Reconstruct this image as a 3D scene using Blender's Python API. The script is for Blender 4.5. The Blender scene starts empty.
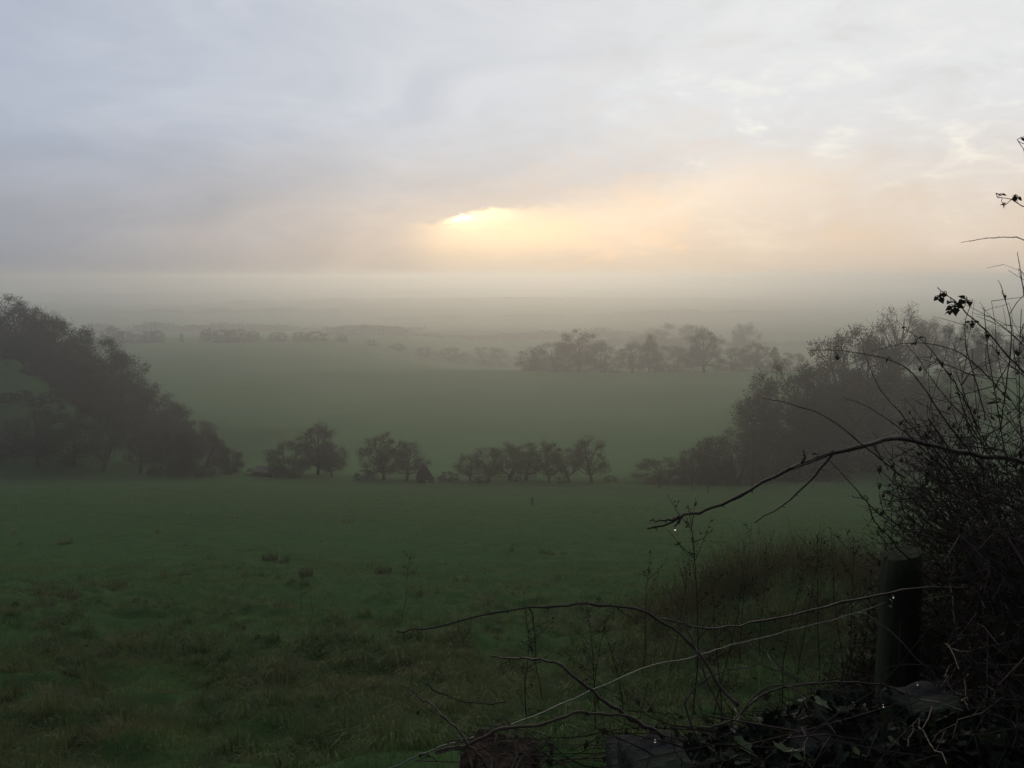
import bpy, bmesh, math, random
import numpy as np
from mathutils import Vector, Matrix, Quaternion

random.seed(7)
RNG = np.random.default_rng(7)
R = math.radians
SC = bpy.context.scene
COL = SC.collection

# ------------------------------------------------------------------ camera
F = 860.0                      # focal length in pixels of a 1024 px wide frame
PITCH = R(7.1)
CP, SP = math.cos(PITCH), math.sin(PITCH)
cam_d = bpy.data.cameras.new("camera")
cam_d.sensor_width = 36.0
cam_d.lens = 36.0 * F / 1024.0
cam_d.clip_start = 0.05
cam_d.clip_end = 20000
cam = bpy.data.objects.new("camera", cam_d)
COL.objects.link(cam)
cam.location = (0, 0, 0)
cam.rotation_euler = (math.pi / 2 - PITCH, 0, 0)
SC.camera = cam


def pt(px, row, d):
    """point on the line of sight through a photo position, at forward distance d"""
    u, v = (px - 512) / F, (384 - row) / F
    dx, dy, dz = u, CP + v * SP, -SP + v * CP
    return Vector((dx / dy * d, d, dz / dy * d))


# ------------------------------------------------------------------ noise and terrain
def _hash(ix, iy, s):
    n = (ix.astype(np.int64) * 374761393 + iy.astype(np.int64) * 668265263 + s * 1274126177) & 0x7fffffff
    n = ((n ^ (n >> 13)) * 1274126177) & 0x7fffffff
    n = (n ^ (n >> 16)) & 0x7fffffff
    return n / float(0x7fffffff)


def vnoise(x, y, s=0):
    x = np.asarray(x, float); y = np.asarray(y, float)
    ix, iy = np.floor(x), np.floor(y)
    fx, fy = x - ix, y - iy
    fx = fx * fx * fx * (fx * (fx * 6 - 15) + 10); fy = fy * fy * fy * (fy * (fy * 6 - 15) + 10)
    ix = ix.astype(np.int64); iy = iy.astype(np.int64)
    a, b = _hash(ix, iy, s), _hash(ix + 1, iy, s)
    c, d = _hash(ix, iy + 1, s), _hash(ix + 1, iy + 1, s)
    return (a + (b - a) * fx) * (1 - fy) + (c + (d - c) * fx) * fy - 0.5


def ss(t):
    t = np.clip(t, 0, 1)
    return t * t * (3 - 2 * t)


_PD = np.array([-400, -40, 0, 2.3, 2.7, 3.2, 4, 5.5, 7, 9, 15, 25, 45, 70, 100, 140, 180, 240, 320, 420, 520, 620, 680, 760, 900, 1100, 7000])
_PZ = np.array([6, -1.4, -1.65, -1.68, -1.95, -2.25, -2.72, -3.4, -4.0, -4.75, -6.7, -9.75, -15.0, -20.6, -26.2, -33.3, -38.2, -42.2, -44.3, -45.3, -45.2, -45.4, -47.5, -53, -61, -64, -66])
_LD = np.linspace(math.log(0.5), math.log(7000), 3000)
_LZ = np.interp(np.exp(_LD), _PD, _PZ)
_k = np.exp(-0.5 * (np.arange(-90, 91) / 28.0) ** 2); _k /= _k.sum()
_LZ = np.convolve(np.pad(_LZ, 90, mode='edge'), _k, mode='valid')


def H(x, d):
    x = np.asarray(x, float); d = np.asarray(d, float)
    z = np.where(d < 0.5, np.interp(d, _PD, _PZ), np.interp(np.log(np.maximum(d, 0.5)), _LD, _LZ))
    # wooded spur on the left
    z = z + 27 * ss((-x / np.maximum(d, 30) - .375) / .31) * ss((d - 138) / 35) * (1 - ss((d - 203) / 62))
    z = z + ss((-x / np.maximum(d, 30) - .36) / .1) * ss((d - 140) / 15) * (1 - ss((d - 215) / 30)) * (1.1 * vnoise(x / 7, d / 6, 51) + .5 * vnoise(x / 2.6, d / 2.2, 52))
    # rising bank on the right, under the grove
    z = z + 15 * ss((x - 40) / 70) * ss((d - 125) / 70) * (1 - ss((d - 232) / 80))
    # rough overgrown bank on the near right
    z = z + 1.25 * ss((x / np.maximum(d, 3) - .03) / .36) * np.exp(-((d - 15) / 6.5) ** 2) * (1 + .7 * vnoise(x / 2.2, d / 2.4, 61))
    # far field falls away on the right
    z = z - 17 * ss((x + 135) / 130) * ss((d - 395) / 190) * (1 - ss((d - 620) / 400))
    # rolling
    roll = ss((d - 20) / 60)
    z = z + roll * (2.4 * vnoise(x / 55, d / 48, 3) + 0.7 * vnoise(x / 17, d / 15, 4)) * (1 - 0.3 * ss((d - 100) / 50))
    z = z + ss((d - 900) / 500) * 14 * vnoise(x / 420 + 7, d / 600, 5)
    # tussocks of the rough slope
    rough = ss((d - 2.6) / 1.5) * (1 - 0.8 * ss((d - 24 - 6 * vnoise(x / 9, d / 30, 9)) / 14))
    n = 0.42 * vnoise(x / 2.6, d / 2.3, 1) + 0.62 * np.abs(vnoise(x / 0.8, d / 0.75, 2)) + 0.30 * vnoise(x / 0.42, d / 0.40, 6)
    z = z + rough * n * 0.74
    z = z + ss((d - 20) / 10) * (1 - ss((d - 110) / 60)) * 0.25 * vnoise(x / 3.5, d / 2.2, 8)
    return z


def h1(x, d):
    return float(H(np.array([x]), np.array([d]))[0])


def stand(px, d):
    """ground point at forward distance d seen in photo column px"""
    x = (px - 512) / F * d
    for _ in range(6):
        z = h1(x, d)
        x = (px - 512) / F * (d * CP - z * SP)
    return Vector((x, d, h1(x, d)))


def row_of(p):
    dep = p.y * CP - p.z * SP
    up = p.y * SP + p.z * CP
    return 384 - F * up / dep


def ground_at(px, row, dmin=3.0, dmax=1500.0):
    d = dmin
    while d < dmax:
        p = pt(px, row, d)
        if h1(p.x, p.y) >= p.z:
            return p
        d *= 1.01
    return pt(px, row, dmax)


# ------------------------------------------------------------------ materials
def new_mat(name):
    m = bpy.data.materials.new(name)
    m.use_nodes = True
    nt = m.node_tree
    b = nt.nodes["Principled BSDF"]
    return m, nt, b


def noise_mat(name, cols, scale, rough=0.85, detail=6, bump=0.0, bump_scale=None, spec=0.2, stretch=None, extra=None, trans=0.0):
    m, nt, b = new_mat(name)
    tc = nt.nodes.new("ShaderNodeTexCoord")
    src = tc.outputs["Object"]
    if stretch:
        mp = nt.nodes.new("ShaderNodeMapping")
        mp.inputs["Scale"].default_value = stretch
        nt.links.new(src, mp.inputs["Vector"]); src = mp.outputs["Vector"]
    n = nt.nodes.new("ShaderNodeTexNoise")
    n.inputs["Scale"].default_value = scale
    n.inputs["Detail"].default_value = detail
    n.inputs["Roughness"].default_value = 0.62
    nt.links.new(src, n.inputs["Vector"])
    cr = nt.nodes.new("ShaderNodeValToRGB")
    el = cr.color_ramp.elements
    while len(el) < len(cols):
        el.new(0.5)
    for i, c in enumerate(cols):
        el[i].position = 0.3 + 0.4 * i / max(1, len(cols) - 1)
        el[i].color = (*c, 1)
    nt.links.new(n.outputs["Fac"], cr.inputs["Fac"])
    out = cr.outputs["Color"]
    if extra:
        n2 = nt.nodes.new("ShaderNodeTexNoise")
        n2.inputs["Scale"].default_value = extra[0]
        n2.inputs["Detail"].default_value = 4
        nt.links.new(tc.outputs["Object"], n2.inputs["Vector"])
        r2 = nt.nodes.new("ShaderNodeValToRGB")
        r2.color_ramp.elements[0].position = 0.42
        r2.color_ramp.elements[1].position = 0.62
        nt.links.new(n2.outputs["Fac"], r2.inputs["Fac"])
        mx = nt.nodes.new("ShaderNodeMix"); mx.data_type = 'RGBA'
        ml = nt.nodes.new("ShaderNodeMath"); ml.operation = 'MULTIPLY'; ml.inputs[1].default_value = extra[2]
        nt.links.new(r2.outputs["Color"], ml.inputs[0])
        nt.links.new(ml.outputs[0], mx.inputs["Factor"])
        nt.links.new(out, mx.inputs["A"])
        mx.inputs["B"].default_value = (*extra[1], 1)
        out = mx.outputs["Result"]
    nt.links.new(out, b.inputs["Base Color"])
    b.inputs["Roughness"].default_value = rough
    b.inputs["Specular IOR Level"].default_value = spec
    if trans:
        b.inputs["Transmission Weight"].default_value = 0
    if bump:
        nb = nt.nodes.new("ShaderNodeTexNoise")
        nb.inputs["Scale"].default_value = bump_scale or scale * 4
        nb.inputs["Detail"].default_value = 5
        nt.links.new(src, nb.inputs["Vector"])
        bp = nt.nodes.new("ShaderNodeBump")
        bp.inputs["Strength"].default_value = bump
        bp.inputs["Distance"].default_value = 0.02
        nt.links.new(nb.outputs["Fac"], bp.inputs["Height"])
        nt.links.new(bp.outputs["Normal"], b.inputs["Normal"])
    return m


M = {}


def translucent(m, w):
    nt = m.node_tree
    b = nt.nodes["Principled BSDF"]
    out = [q for q in nt.nodes if q.type == 'OUTPUT_MATERIAL'][0]
    t = nt.nodes.new("ShaderNodeBsdfTranslucent")
    src = b.inputs["Base Color"].links[0].from_socket
    nt.links.new(src, t.inputs["Color"])
    mx = nt.nodes.new("ShaderNodeMixShader"); mx.inputs[0].default_value = w
    nt.links.new(b.outputs[0], mx.inputs[1]); nt.links.new(t.outputs[0], mx.inputs[2])
    nt.links.new(mx.outputs[0], out.inputs["Surface"])


M['turf'] = noise_mat("turf", [(.034, .064, .024), (.052, .096, .036), (.076, .112, .044)], 0.9, bump=0.6, bump_scale=6, spec=0.0, extra=(0.06, (.056, .108, .044), 0.6))
nt = M['turf'].node_tree
bs = nt.nodes["Principled BSDF"]
src = bs.inputs["Base Color"].links[0].from_socket
tcn = nt.nodes.new("ShaderNodeTexCoord"); spx = nt.nodes.new("ShaderNodeSeparateXYZ")
nt.links.new(tcn.outputs["Object"], spx.inputs[0])
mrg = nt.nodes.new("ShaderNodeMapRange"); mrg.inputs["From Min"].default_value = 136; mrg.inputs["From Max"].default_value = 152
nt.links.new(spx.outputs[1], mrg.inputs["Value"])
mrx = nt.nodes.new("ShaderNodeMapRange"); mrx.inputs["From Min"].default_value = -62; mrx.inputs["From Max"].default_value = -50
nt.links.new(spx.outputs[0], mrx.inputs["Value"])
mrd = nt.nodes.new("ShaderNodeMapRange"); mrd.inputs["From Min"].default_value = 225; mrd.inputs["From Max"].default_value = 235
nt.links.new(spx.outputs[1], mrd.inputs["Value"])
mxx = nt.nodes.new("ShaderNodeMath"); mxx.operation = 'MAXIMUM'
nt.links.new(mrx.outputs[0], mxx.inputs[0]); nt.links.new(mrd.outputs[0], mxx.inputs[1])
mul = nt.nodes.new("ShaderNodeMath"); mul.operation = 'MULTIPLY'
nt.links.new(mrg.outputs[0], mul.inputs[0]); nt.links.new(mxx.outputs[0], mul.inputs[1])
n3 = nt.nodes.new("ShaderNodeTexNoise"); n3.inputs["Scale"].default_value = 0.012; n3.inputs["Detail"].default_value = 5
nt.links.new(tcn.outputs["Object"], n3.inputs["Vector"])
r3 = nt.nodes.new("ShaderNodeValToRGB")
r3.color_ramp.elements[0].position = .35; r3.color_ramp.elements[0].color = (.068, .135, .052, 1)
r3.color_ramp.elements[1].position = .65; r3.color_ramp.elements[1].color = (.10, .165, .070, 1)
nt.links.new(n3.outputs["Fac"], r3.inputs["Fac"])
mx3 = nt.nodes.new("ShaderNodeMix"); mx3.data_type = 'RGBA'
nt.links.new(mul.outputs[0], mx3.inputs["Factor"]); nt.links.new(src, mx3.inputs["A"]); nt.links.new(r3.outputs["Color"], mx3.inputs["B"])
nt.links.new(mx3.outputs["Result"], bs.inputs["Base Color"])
M['grass'] = noise_mat("grass_blades", [(.060, .112, .040), (.098, .155, .054), (.135, .160, .068)], 0.7, rough=0.65, detail=8, spec=0.15, extra=(0.35, (.13, .105, .05), 0.4))
M['rough'] = noise_mat("undergrowth_stems", [(.046, .060, .026), (.080, .076, .042), (.115, .088, .056)], 1.2, spec=0.05)
M['weed'] = noise_mat("dead_weed", [(.022, .020, .014), (.042, .036, .024)], 9.0, spec=0.1)
M['bark'] = noise_mat("bark", [(.018, .016, .014), (.045, .040, .034)], 3.0, bump=0.5, spec=0.1)
M['foliage_dark'] = noise_mat("foliage_dark", [(.012, .016, .011), (.026, .030, .017), (.040, .038, .022)], 0.45, spec=0.1)
M['foliage_brown'] = noise_mat("foliage_brown", [(.018, .019, .014), (.034, .032, .021), (.046, .041, .025)], 0.5, spec=0.1)
M['foliage_green'] = noise_mat("foliage_green", [(.018, .026, .014), (.034, .044, .022), (.05, .055, .026)], 0.5, spec=0.1)
M['cane'] = noise_mat("bramble_bark", [(.020, .013, .012), (.045, .026, .022), (.035, .036, .018)], 14.0, rough=0.55, spec=0.3, bump=0.3)
M['cane_pale'] = noise_mat("pale_cane_bark", [(.04, .032, .025), (.085, .068, .05)], 14.0, rough=0.7, spec=0.15)
M['thicket'] = noise_mat("thicket_twigs", [(.018, .012, .011), (.046, .030, .026)], 9.0, rough=0.7, spec=0.2)
M['leaf'] = noise_mat("bramble_leaf", [(.012, .017, .010), (.024, .028, .014), (.036, .026, .016)], 16.0, rough=0.7, spec=0.08)
M['ivy'] = noise_mat("ivy_leaf", [(.010, .017, .010), (.016, .026, .014), (.026, .034, .018)], 9.0, rough=0.6, spec=0.12)
M['ivy_bright'] = noise_mat("ivy_leaf_bright", [(.045, .085, .03), (.075, .12, .04)], 20.0, rough=0.4, spec=0.4)
M['stone'] = noise_mat("wall_stone", [(.013, .014, .016), (.026, .027, .029), (.042, .042, .042)], 6.0, rough=0.9, bump=0.8, bump_scale=25, spec=0.1, extra=(5.0, (.03, .045, .02), 0.6))
M['post'] = noise_mat("mossy_post", [(.015, .023, .012), (.034, .040, .023), (.024, .044, .016)], 7.0, rough=0.9, bump=0.9, bump_scale=30, spec=0.1, stretch=(1, 1, 0.18))
M['stump'] = noise_mat("rotten_wood", [(.022, .016, .012), (.06, .04, .028), (.09, .05, .03)], 12.0, rough=0.9, bump=0.9, bump_scale=40, spec=0.1, stretch=(1, 1, 0.2))
M['pole'] = noise_mat("pole_wood", [(.03, .026, .022), (.05, .044, .038)], 4.0, spec=0.1)
M['pale'] = noise_mat("pale_boards", [(.09, .09, .085), (.14, .14, .13)], 3.0, spec=0.1)
M['roof'] = noise_mat("dark_roof", [(.012, .013, .013), (.028, .028, .028)], 2.0, spec=0.1)
M['ceramic'] = noise_mat("insulator", [(.10, .10, .10), (.16, .16, .16)], 6.0, rough=0.3, spec=0.4)
mw, nt, b = new_mat("galvanised_wire")
n = nt.nodes.new("ShaderNodeTexNoise"); n.inputs["Scale"].default_value = 60
cr = nt.nodes.new("ShaderNodeValToRGB")
cr.color_ramp.elements[0].color = (.07, .07, .07, 1); cr.color_ramp.elements[1].color = (.15, .16, .165, 1)
nt.links.new(n.outputs["Fac"], cr.inputs["Fac"]); nt.links.new(cr.outputs["Color"], b.inputs["Base Color"])
b.inputs["Metallic"].default_value = 0.6; b.inputs["Roughness"].default_value = 0.45
M['wire'] = mw
mg, nt, b = new_mat("dew_water")
n = nt.nodes.new("ShaderNodeTexNoise"); n.inputs["Scale"].default_value = 5
mr = nt.nodes.new("ShaderNodeMapRange"); mr.inputs["To Min"].default_value = 0.0; mr.inputs["To Max"].default_value = 0.03
nt.links.new(n.outputs["Fac"], mr.inputs["Value"]); nt.links.new(mr.outputs["Result"], b.inputs["Roughness"])
b.inputs["Transmission Weight"].default_value = 1.0; b.inputs["IOR"].default_value = 1.33
M['dew'] = mg


for k_ in ('grass', 'rough', 'leaf', 'foliage_dark', 'foliage_brown', 'foliage_green', 'ivy_bright'):
    translucent(M[k_], .45 if k_ == 'grass' else .3)

# ------------------------------------------------------------------ mesh helpers
class MB:
    def __init__(self):
        self.v, self.f = [], []

    def add(self, verts, faces):
        o = len(self.v)
        self.v.extend([tuple(p) for p in verts])
        self.f.extend([tuple(i + o for i in f) for f in faces])

    def tube(self, pts, radii, sides=5, cap=True):
        pts = [Vector(p) for p in pts]
        n = len(pts)
        o = len(self.v)
        up = None
        for i, p in enumerate(pts):
            t = (pts[min(i + 1, n - 1)] - pts[max(i - 1, 0)])
            if t.length < 1e-9:
                t = Vector((0, 0, 1))
            t.normalize()
            if up is None:
                a = Vector((0, 0, 1)) if abs(t.z) < 0.9 else Vector((1, 0, 0))
                up = t.cross(a).normalized()
            up = (up - t * up.dot(t))
            if up.length < 1e-6:
                up = t.orthogonal()
            up.normalize()
            w = t.cross(up)
            r = radii[i] if hasattr(radii, '__len__') else radii
            for k in range(sides):
                a = 2 * math.pi * k / sides
                self.v.append(tuple(p + (up * math.cos(a) + w * math.sin(a)) * r))
        for i in range(n - 1):
            for k in range(sides):
                k2 = (k + 1) % sides
                self.f.append((o + i * sides + k, o + i * sides + k2, o + (i + 1) * sides + k2, o + (i + 1) * sides + k))
        if cap:
            self.f.append(tuple(o + k for k in reversed(range(sides))))
            self.f.append(tuple(o + (n - 1) * sides + k for k in range(sides)))

    def box(self, c, s, rz=0.0, jitter=0.0):
        c = Vector(c)
        vs = []
        for dx in (-1, 1):
            for dy in (-1, 1):
                for dz in (-1, 1):
                    p = Vector((dx * s[0] / 2, dy * s[1] / 2, dz * s[2] / 2))
                    if jitter:
                        p += Vector((random.uniform(-jitter, jitter) for _ in range(3)))
                    p.rotate(Matrix.Rotation(rz, 3, 'Z'))
                    vs.append(c + p)
        self.add(vs, [(0, 1, 3, 2), (4, 6, 7, 5), (0, 4, 5, 1), (2, 3, 7, 6), (0, 2, 6, 4), (1, 5, 7, 3)])

    def mesh(self, name, mat, smooth=False):
        me = bpy.data.meshes.new(name)
        me.from_pydata(self.v, [], self.f)
        me.materials.append(mat)
        if smooth:
            me.polygons.foreach_set("use_smooth", [True] * len(me.polygons))
        me.update()
        return me


def obj(name, me, parent=None):
    o = bpy.data.objects.new(name, me)
    COL.objects.link(o)
    if parent:
        o.parent = parent
    return o


def tag(o, label=None, cat=None, group=None, kind=None):
    if label: o["label"] = label
    if cat: o["category"] = cat
    if group: o["group"] = group
    if kind: o["kind"] = kind
    return o


def empty(name, loc, rz=0.0, sc=1.0):
    o = bpy.data.objects.new(name, None)
    COL.objects.link(o)
    o.empty_display_size = 0.1
    o.location = loc
    o.rotation_euler = (0, 0, rz)
    o.scale = sc if hasattr(sc, '__len__') else (sc, sc, sc)
    return o


def np_mesh(name, verts, tris, mat, smooth=False):
    me = bpy.data.meshes.new(name)
    verts = np.ascontiguousarray(verts, np.float32); tris = np.ascontiguousarray(tris, np.int32)
    k = tris.shape[1]
    me.vertices.add(len(verts)); me.vertices.foreach_set("co", verts.ravel())
    me.loops.add(tris.size); me.loops.foreach_set("vertex_index", tris.ravel())
    me.polygons.add(len(tris))
    me.polygons.foreach_set("loop_start", np.arange(0, tris.size, k, dtype=np.int32))
    me.polygons.foreach_set("loop_total", np.full(len(tris), k, np.int32))
    if smooth:
        me.polygons.foreach_set("use_smooth", np.ones(len(tris), bool))
    me.materials.append(mat)
    me.update(calc_edges=True)
    me.validate()
    return me


def spline(pts, n=24):
    """Catmull-Rom through points"""
    P = [Vector(p) for p in pts]
    P = [P[0] * 2 - P[1]] + P + [P[-1] * 2 - P[-2]]
    out = []
    seg = len(P) - 3
    per = max(2, n // seg)
    for i in range(seg):
        a, b, c, d = P[i:i + 4]
        for j in range(per):
            t = j / per
            out.append(0.5 * ((2 * b) + (c - a) * t + (2 * a - 5 * b + 4 * c - d) * t * t + (3 * b - a - 3 * c + d) * t ** 3))
    out.append(P[-2])
    return out


# ------------------------------------------------------------------ world
class E:
    """tiny expression helper for math nodes"""
    nt = None

    def __init__(self, s): self.s = s

    @staticmethod
    def op(kind, *a, clamp=False):
        n = E.nt.nodes.new("ShaderNodeMath"); n.operation = kind; n.use_clamp = clamp
        for i, x in enumerate(a):
            if isinstance(x, E): E.nt.links.new(x.s, n.inputs[i])
            else: n.inputs[i].default_value = x
        return E(n.outputs[0])

    def __add__(s, o): return E.op('ADD', s, o)
    __radd__ = __add__
    def __sub__(s, o): return E.op('SUBTRACT', s, o)
    def __rsub__(s, o): return E.op('SUBTRACT', o, s)
    def __mul__(s, o): return E.op('MULTIPLY', s, o)
    __rmul__ = __mul__
    def __truediv__(s, o): return E.op('DIVIDE', s, o)


def sm(x, a, b):
    n = E.nt.nodes.new("ShaderNodeMapRange"); n.interpolation_type = 'SMOOTHSTEP'
    E.nt.links.new(x.s, n.inputs["Value"])
    n.inputs["From Min"].default_value = a; n.inputs["From Max"].default_value = b
    return E(n.outputs["Result"])


def mixe(a, b, t): return a + (b - a) * t
def gauss(x, c, w):
    y = (x - c) / w
    return E.op('EXPONENT', (y * y) * -1.0)


SUN_AZ, SUN_EL = -3.4, 3.6
LAMP_AZ = 0.5
world = bpy.data.worlds.new("World")
SC.world = world
world.use_nodes = True
nt = world.node_tree
E.nt = nt
bg = nt.nodes["Background"]
tc = nt.nodes.new("ShaderNodeTexCoord")
sx = nt.nodes.new("ShaderNodeSeparateXYZ")
nt.links.new(tc.outputs["Generated"], sx.inputs[0])
X, Y, Z = E(sx.outputs[0]), E(sx.outputs[1]), E(sx.outputs[2])
el0 = E.op('ARCSINE', Z) * 57.29578
az = E.op('ARCTAN2', X, Y) * 57.29578


def skynoise(sa, se, detail, seed, dist=0.0):
    cb = nt.nodes.new("ShaderNodeCombineXYZ")
    nt.links.new((az * sa).s, cb.inputs[0]); nt.links.new((el0 * se).s, cb.inputs[1]); cb.inputs[2].default_value = seed
    n = nt.nodes.new("ShaderNodeTexNoise"); n.inputs["Scale"].default_value = 1.0
    n.inputs["Detail"].default_value = detail; n.inputs["Roughness"].default_value = 0.6
    n.inputs["Distortion"].default_value = dist
    nt.links.new(cb.outputs[0], n.inputs["Vector"])
    return E(n.outputs["Fac"]) - 0.5


n_rag = skynoise(0.9, 2.6, 4, 1.7, 0.8)
n_big = skynoise(0.07, 0.20, 5, 2.3, 0.6)
n_mid = skynoise(0.17, 0.40, 5, 8.1, 0.6)
n_fine = skynoise(0.30, 1.3, 4, 4.4, 0.5)
el = E.op('MAXIMUM', el0, 0.0)
a_w = az + n_big * 26.0
left_right = sm(a_w, -38.0, 18.0)
up = sm(el + n_mid * 4.0, 0.5, 11.5)
# cloud deck lower edge: clear warm strip under it, right of the sun
edge = 3.55 + sm(az, -6.2, -0.4) * 0.95 + sm(az, 0.0, 8.0) * 0.6 + sm(az, 6.5, 15.0) * 2.0 + n_fine * 0.55 + n_mid * 0.35 + n_rag * 0.75
gap = mixe(sm(el - edge, 0.14, -0.30), sm(el - edge + n_mid * 2.0, 1.7, -1.9), sm(az, -2.0, 6.0)) * sm(az, -8.0, -4.2)
under = gap * gauss(el - edge, -0.4, 2.9) * gauss(az, 3.0, 15.0)
glow = gauss(az, SUN_AZ + 4.0, 17.0) * gauss(el, 2.0, 4.2)
core = gauss(az, SUN_AZ + 1.5, 5.0) * gauss(el, SUN_EL - 0.6, 1.7)
streak = 1.0 - 0.85 * gauss(el - (az + 3.4) * 0.05 + n_rag * 0.2, 3.42, 0.12) * gauss(az, -4.4, 1.5)
sunm = gap * (gauss(az, SUN_AZ + 0.1, 0.75) * gauss(el - edge, -0.20, 0.30) + 0.26 * gauss(az, SUN_AZ + 1.3, 1.8) * gauss(el - edge, -0.40, 0.62)) * streak
patch = sm(n_mid + n_fine * 0.4 + n_rag * 0.15, 0.0, 0.28) * sm(az, 3.0, 12.0) * gauss(el, 8.0, 5.5)
tex = 1.0 + n_big * 0.14 + n_mid * 0.09 * left_right
dark_up = mixe(1.0, 0.68, sm(el, 17.0, 60.0))
mist = mixe(0.84, 1.0, sm(el, -0.3, 2.6))
back = sm(E.op('ABSOLUTE', az), 42.0, 115.0)
sky = nt.nodes.new("ShaderNodeTexSky")
sky.sky_type = 'NISHITA'; sky.sun_disc = False
sky.sun_elevation = R(SUN_EL); sky.sun_rotation = R(LAMP_AZ)
sxs = nt.nodes.new("ShaderNodeSeparateXYZ"); nt.links.new(sky.outputs[0], sxs.inputs[0])
opac = 1.0 - 0.10 * sm(n_mid * -1.0, -0.02, 0.22) * sm(az, -4.0, 14.0)
chan = []
#          left-low  right-low left-up right-up  glow  core  sun   patch back
for ci, (ll, rl, lu, ru, gl, co, su, pa, bk) in enumerate([
        (.300, .78, .430, .790, .17, .25, 1.5, .16, .125),
        (.322, .640, .482, .795, .095, .16, 1.25, .135, .145),
        (.370, .510, .585, .800, .020, .05, .50, .06, .185)]):
    low = mixe(ll, rl, left_right)
    top = mixe(lu, ru, left_right)
    c = mixe(low, top, up) * tex
    c = c + glow * gl + core * co * (0.45 + 0.55 * gap) + under * (co * 1.0) + sunm * su + patch * pa
    c = c * dark_up * mist
    c = mixe(c, bk, back)
    c = c * opac + E(sxs.outputs[ci]) * 0.08 * (1.0 - opac)
    chan.append(c)
cb = nt.nodes.new("ShaderNodeCombineXYZ")
for i in range(3):
    nt.links.new(chan[i].s, cb.inputs[i])
nt.links.new(cb.outputs[0], bg.inputs["Color"])
bg.inputs["Strength"].default_value = 1.0
world.cycles.sampling_method = 'MANUAL'
world.cycles.sample_map_resolution = 1024

sd = bpy.data.lights.new("sun", 'SUN')
sd.energy = 0.58
sd.angle = R(26)
sd.color = (1.0, .78, .52)
sun = bpy.data.objects.new("sun", sd); COL.objects.link(sun)
sv = Vector((math.sin(R(LAMP_AZ)) * math.cos(R(SUN_EL)), math.cos(R(LAMP_AZ)) * math.cos(R(SUN_EL)), math.sin(R(SUN_EL))))
sun.rotation_euler = (-sv).to_track_quat('-Z', 'Y').to_euler()
sun.location = (0, 0, 50)

# ------------------------------------------------------------------ haze
hz = MB()
hz.box((0, 3000, (-76 + 7) / 2), (9000, 7600, 76 + 7))
hm = bpy.data.materials.new("haze_air"); hm.use_nodes = True
hnt = hm.node_tree
for nn in list(hnt.nodes):
    if nn.type == 'BSDF_PRINCIPLED': hnt.nodes.remove(nn)
pv = hnt.nodes.new("ShaderNodeVolumePrincipled")
pv.inputs["Color"].default_value = (.98, .98, .965, 1)
pv.inputs["Density"].default_value = 0.00092
pv.inputs["Anisotropy"].default_value = 0.72
pv.inputs["Density Attribute"].default_value = ""
pv.inputs["Temperature Attribute"].default_value = ""
hout = [q for q in hnt.nodes if q.type == 'OUTPUT_MATERIAL'][0]
hnt.links.new(pv.outputs[0], hout.inputs["Volume"])
try:
    hm.cycles.homogeneous_volume = True
except Exception:
    pass
tag(obj("haze", hz.mesh("haze", hm)), "pale grey morning haze filling the whole valley", "haze", kind="stuff")

# ------------------------------------------------------------------ ground
rows = np.concatenate([np.linspace(-300, -8, 12), np.linspace(-6, 2.2, 14), np.exp(np.linspace(math.log(2.4), math.log(6500), 760))])
cols = np.linspace(-1, 1, 440)
cols = np.sign(cols) * (0.75 * np.abs(cols) + 0.25 * np.abs(cols) ** 3)
DD, UU = np.meshgrid(rows, cols, indexing='ij')
WID = 14 + 0.86 * np.maximum(DD, 0) + np.maximum(0, -DD) * 1.0
XX = UU * WID
ZZ = H(XX, DD)
verts = np.stack([XX.ravel(), DD.ravel(), ZZ.ravel()], 1)
nr, nc = XX.shape
ii = np.arange(nr * nc).reshape(nr, nc)
quads = np.stack([ii[:-1, :-1].ravel(), ii[:-1, 1:].ravel(), ii[1:, 1:].ravel(), ii[1:, :-1].ravel()], 1)
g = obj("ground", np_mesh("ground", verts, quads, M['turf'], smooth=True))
tag(g, "green pasture falling away into a misty valley", "ground", kind="structure")


# ------------------------------------------------------------------ grass
def blades(n, dmin, dmax, lmin, lmax, w, patch_scale, keep=None, power=1.0, lean=0.5):
    u = RNG.random(n)
    d = (dmin ** power + u * (dmax ** power - dmin ** power)) ** (1 / power)
    x = (RNG.random(n) * 2 - 1) * (0.68 * d + 1.2)
    pn = vnoise(x / patch_scale, d / (patch_scale * 0.8), 11) + 0.5 * vnoise(x / (patch_scale * .4), d / (patch_scale * .35), 12)
    k = RNG.random(n) < (0.9 + 0.5 * pn)
    x, d, pn = x[k], d[k], pn[k]
    n = len(x)
    z = H(x, d)
    L = (lmin + (lmax - lmin) * RNG.random(n) ** 1.6) * (0.75 + 1.0 * np.clip(pn + 0.1, -0.15, 0.8))
    ang = RNG.random(n) * 2 * np.pi
    ln = lean * (0.35 + RNG.random(n))
    # lie of the grass: mostly downhill
    lx = np.cos(ang) * ln; ly = np.sin(ang) * ln + 0.12
    wd = w * (0.6 + 0.8 * RNG.random(n)) * (d / dmin) ** 0.55
    pa = RNG.random(n) * np.pi
    px_, py_ = np.cos(pa) * wd / 2, np.sin(pa) * wd / 2 * 0.5
    b = np.stack([x, d, z - 0.01], 1)
    side = np.stack([px_, py_, np.zeros(n)], 1)
    mid = b + np.stack([lx * L * 0.35, ly * L * 0.35, L * 0.6], 1)
    tip = b + np.stack([lx * L * 1.0, ly * L * 1.0, L * (1.0 - 0.35 * ln)], 1)
    V = np.stack([b - side, b + side, mid + side * 0.7, mid - side * 0.7, tip], 1).reshape(-1, 3)
    o = (np.arange(n) * 5)[:, None]
    T = np.concatenate([o + np.array([[0, 1, 2]]), o + np.array([[0, 2, 3]]), o + np.array([[3, 2, 4]])], 1).reshape(-1, 3)
    return V, T


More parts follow.
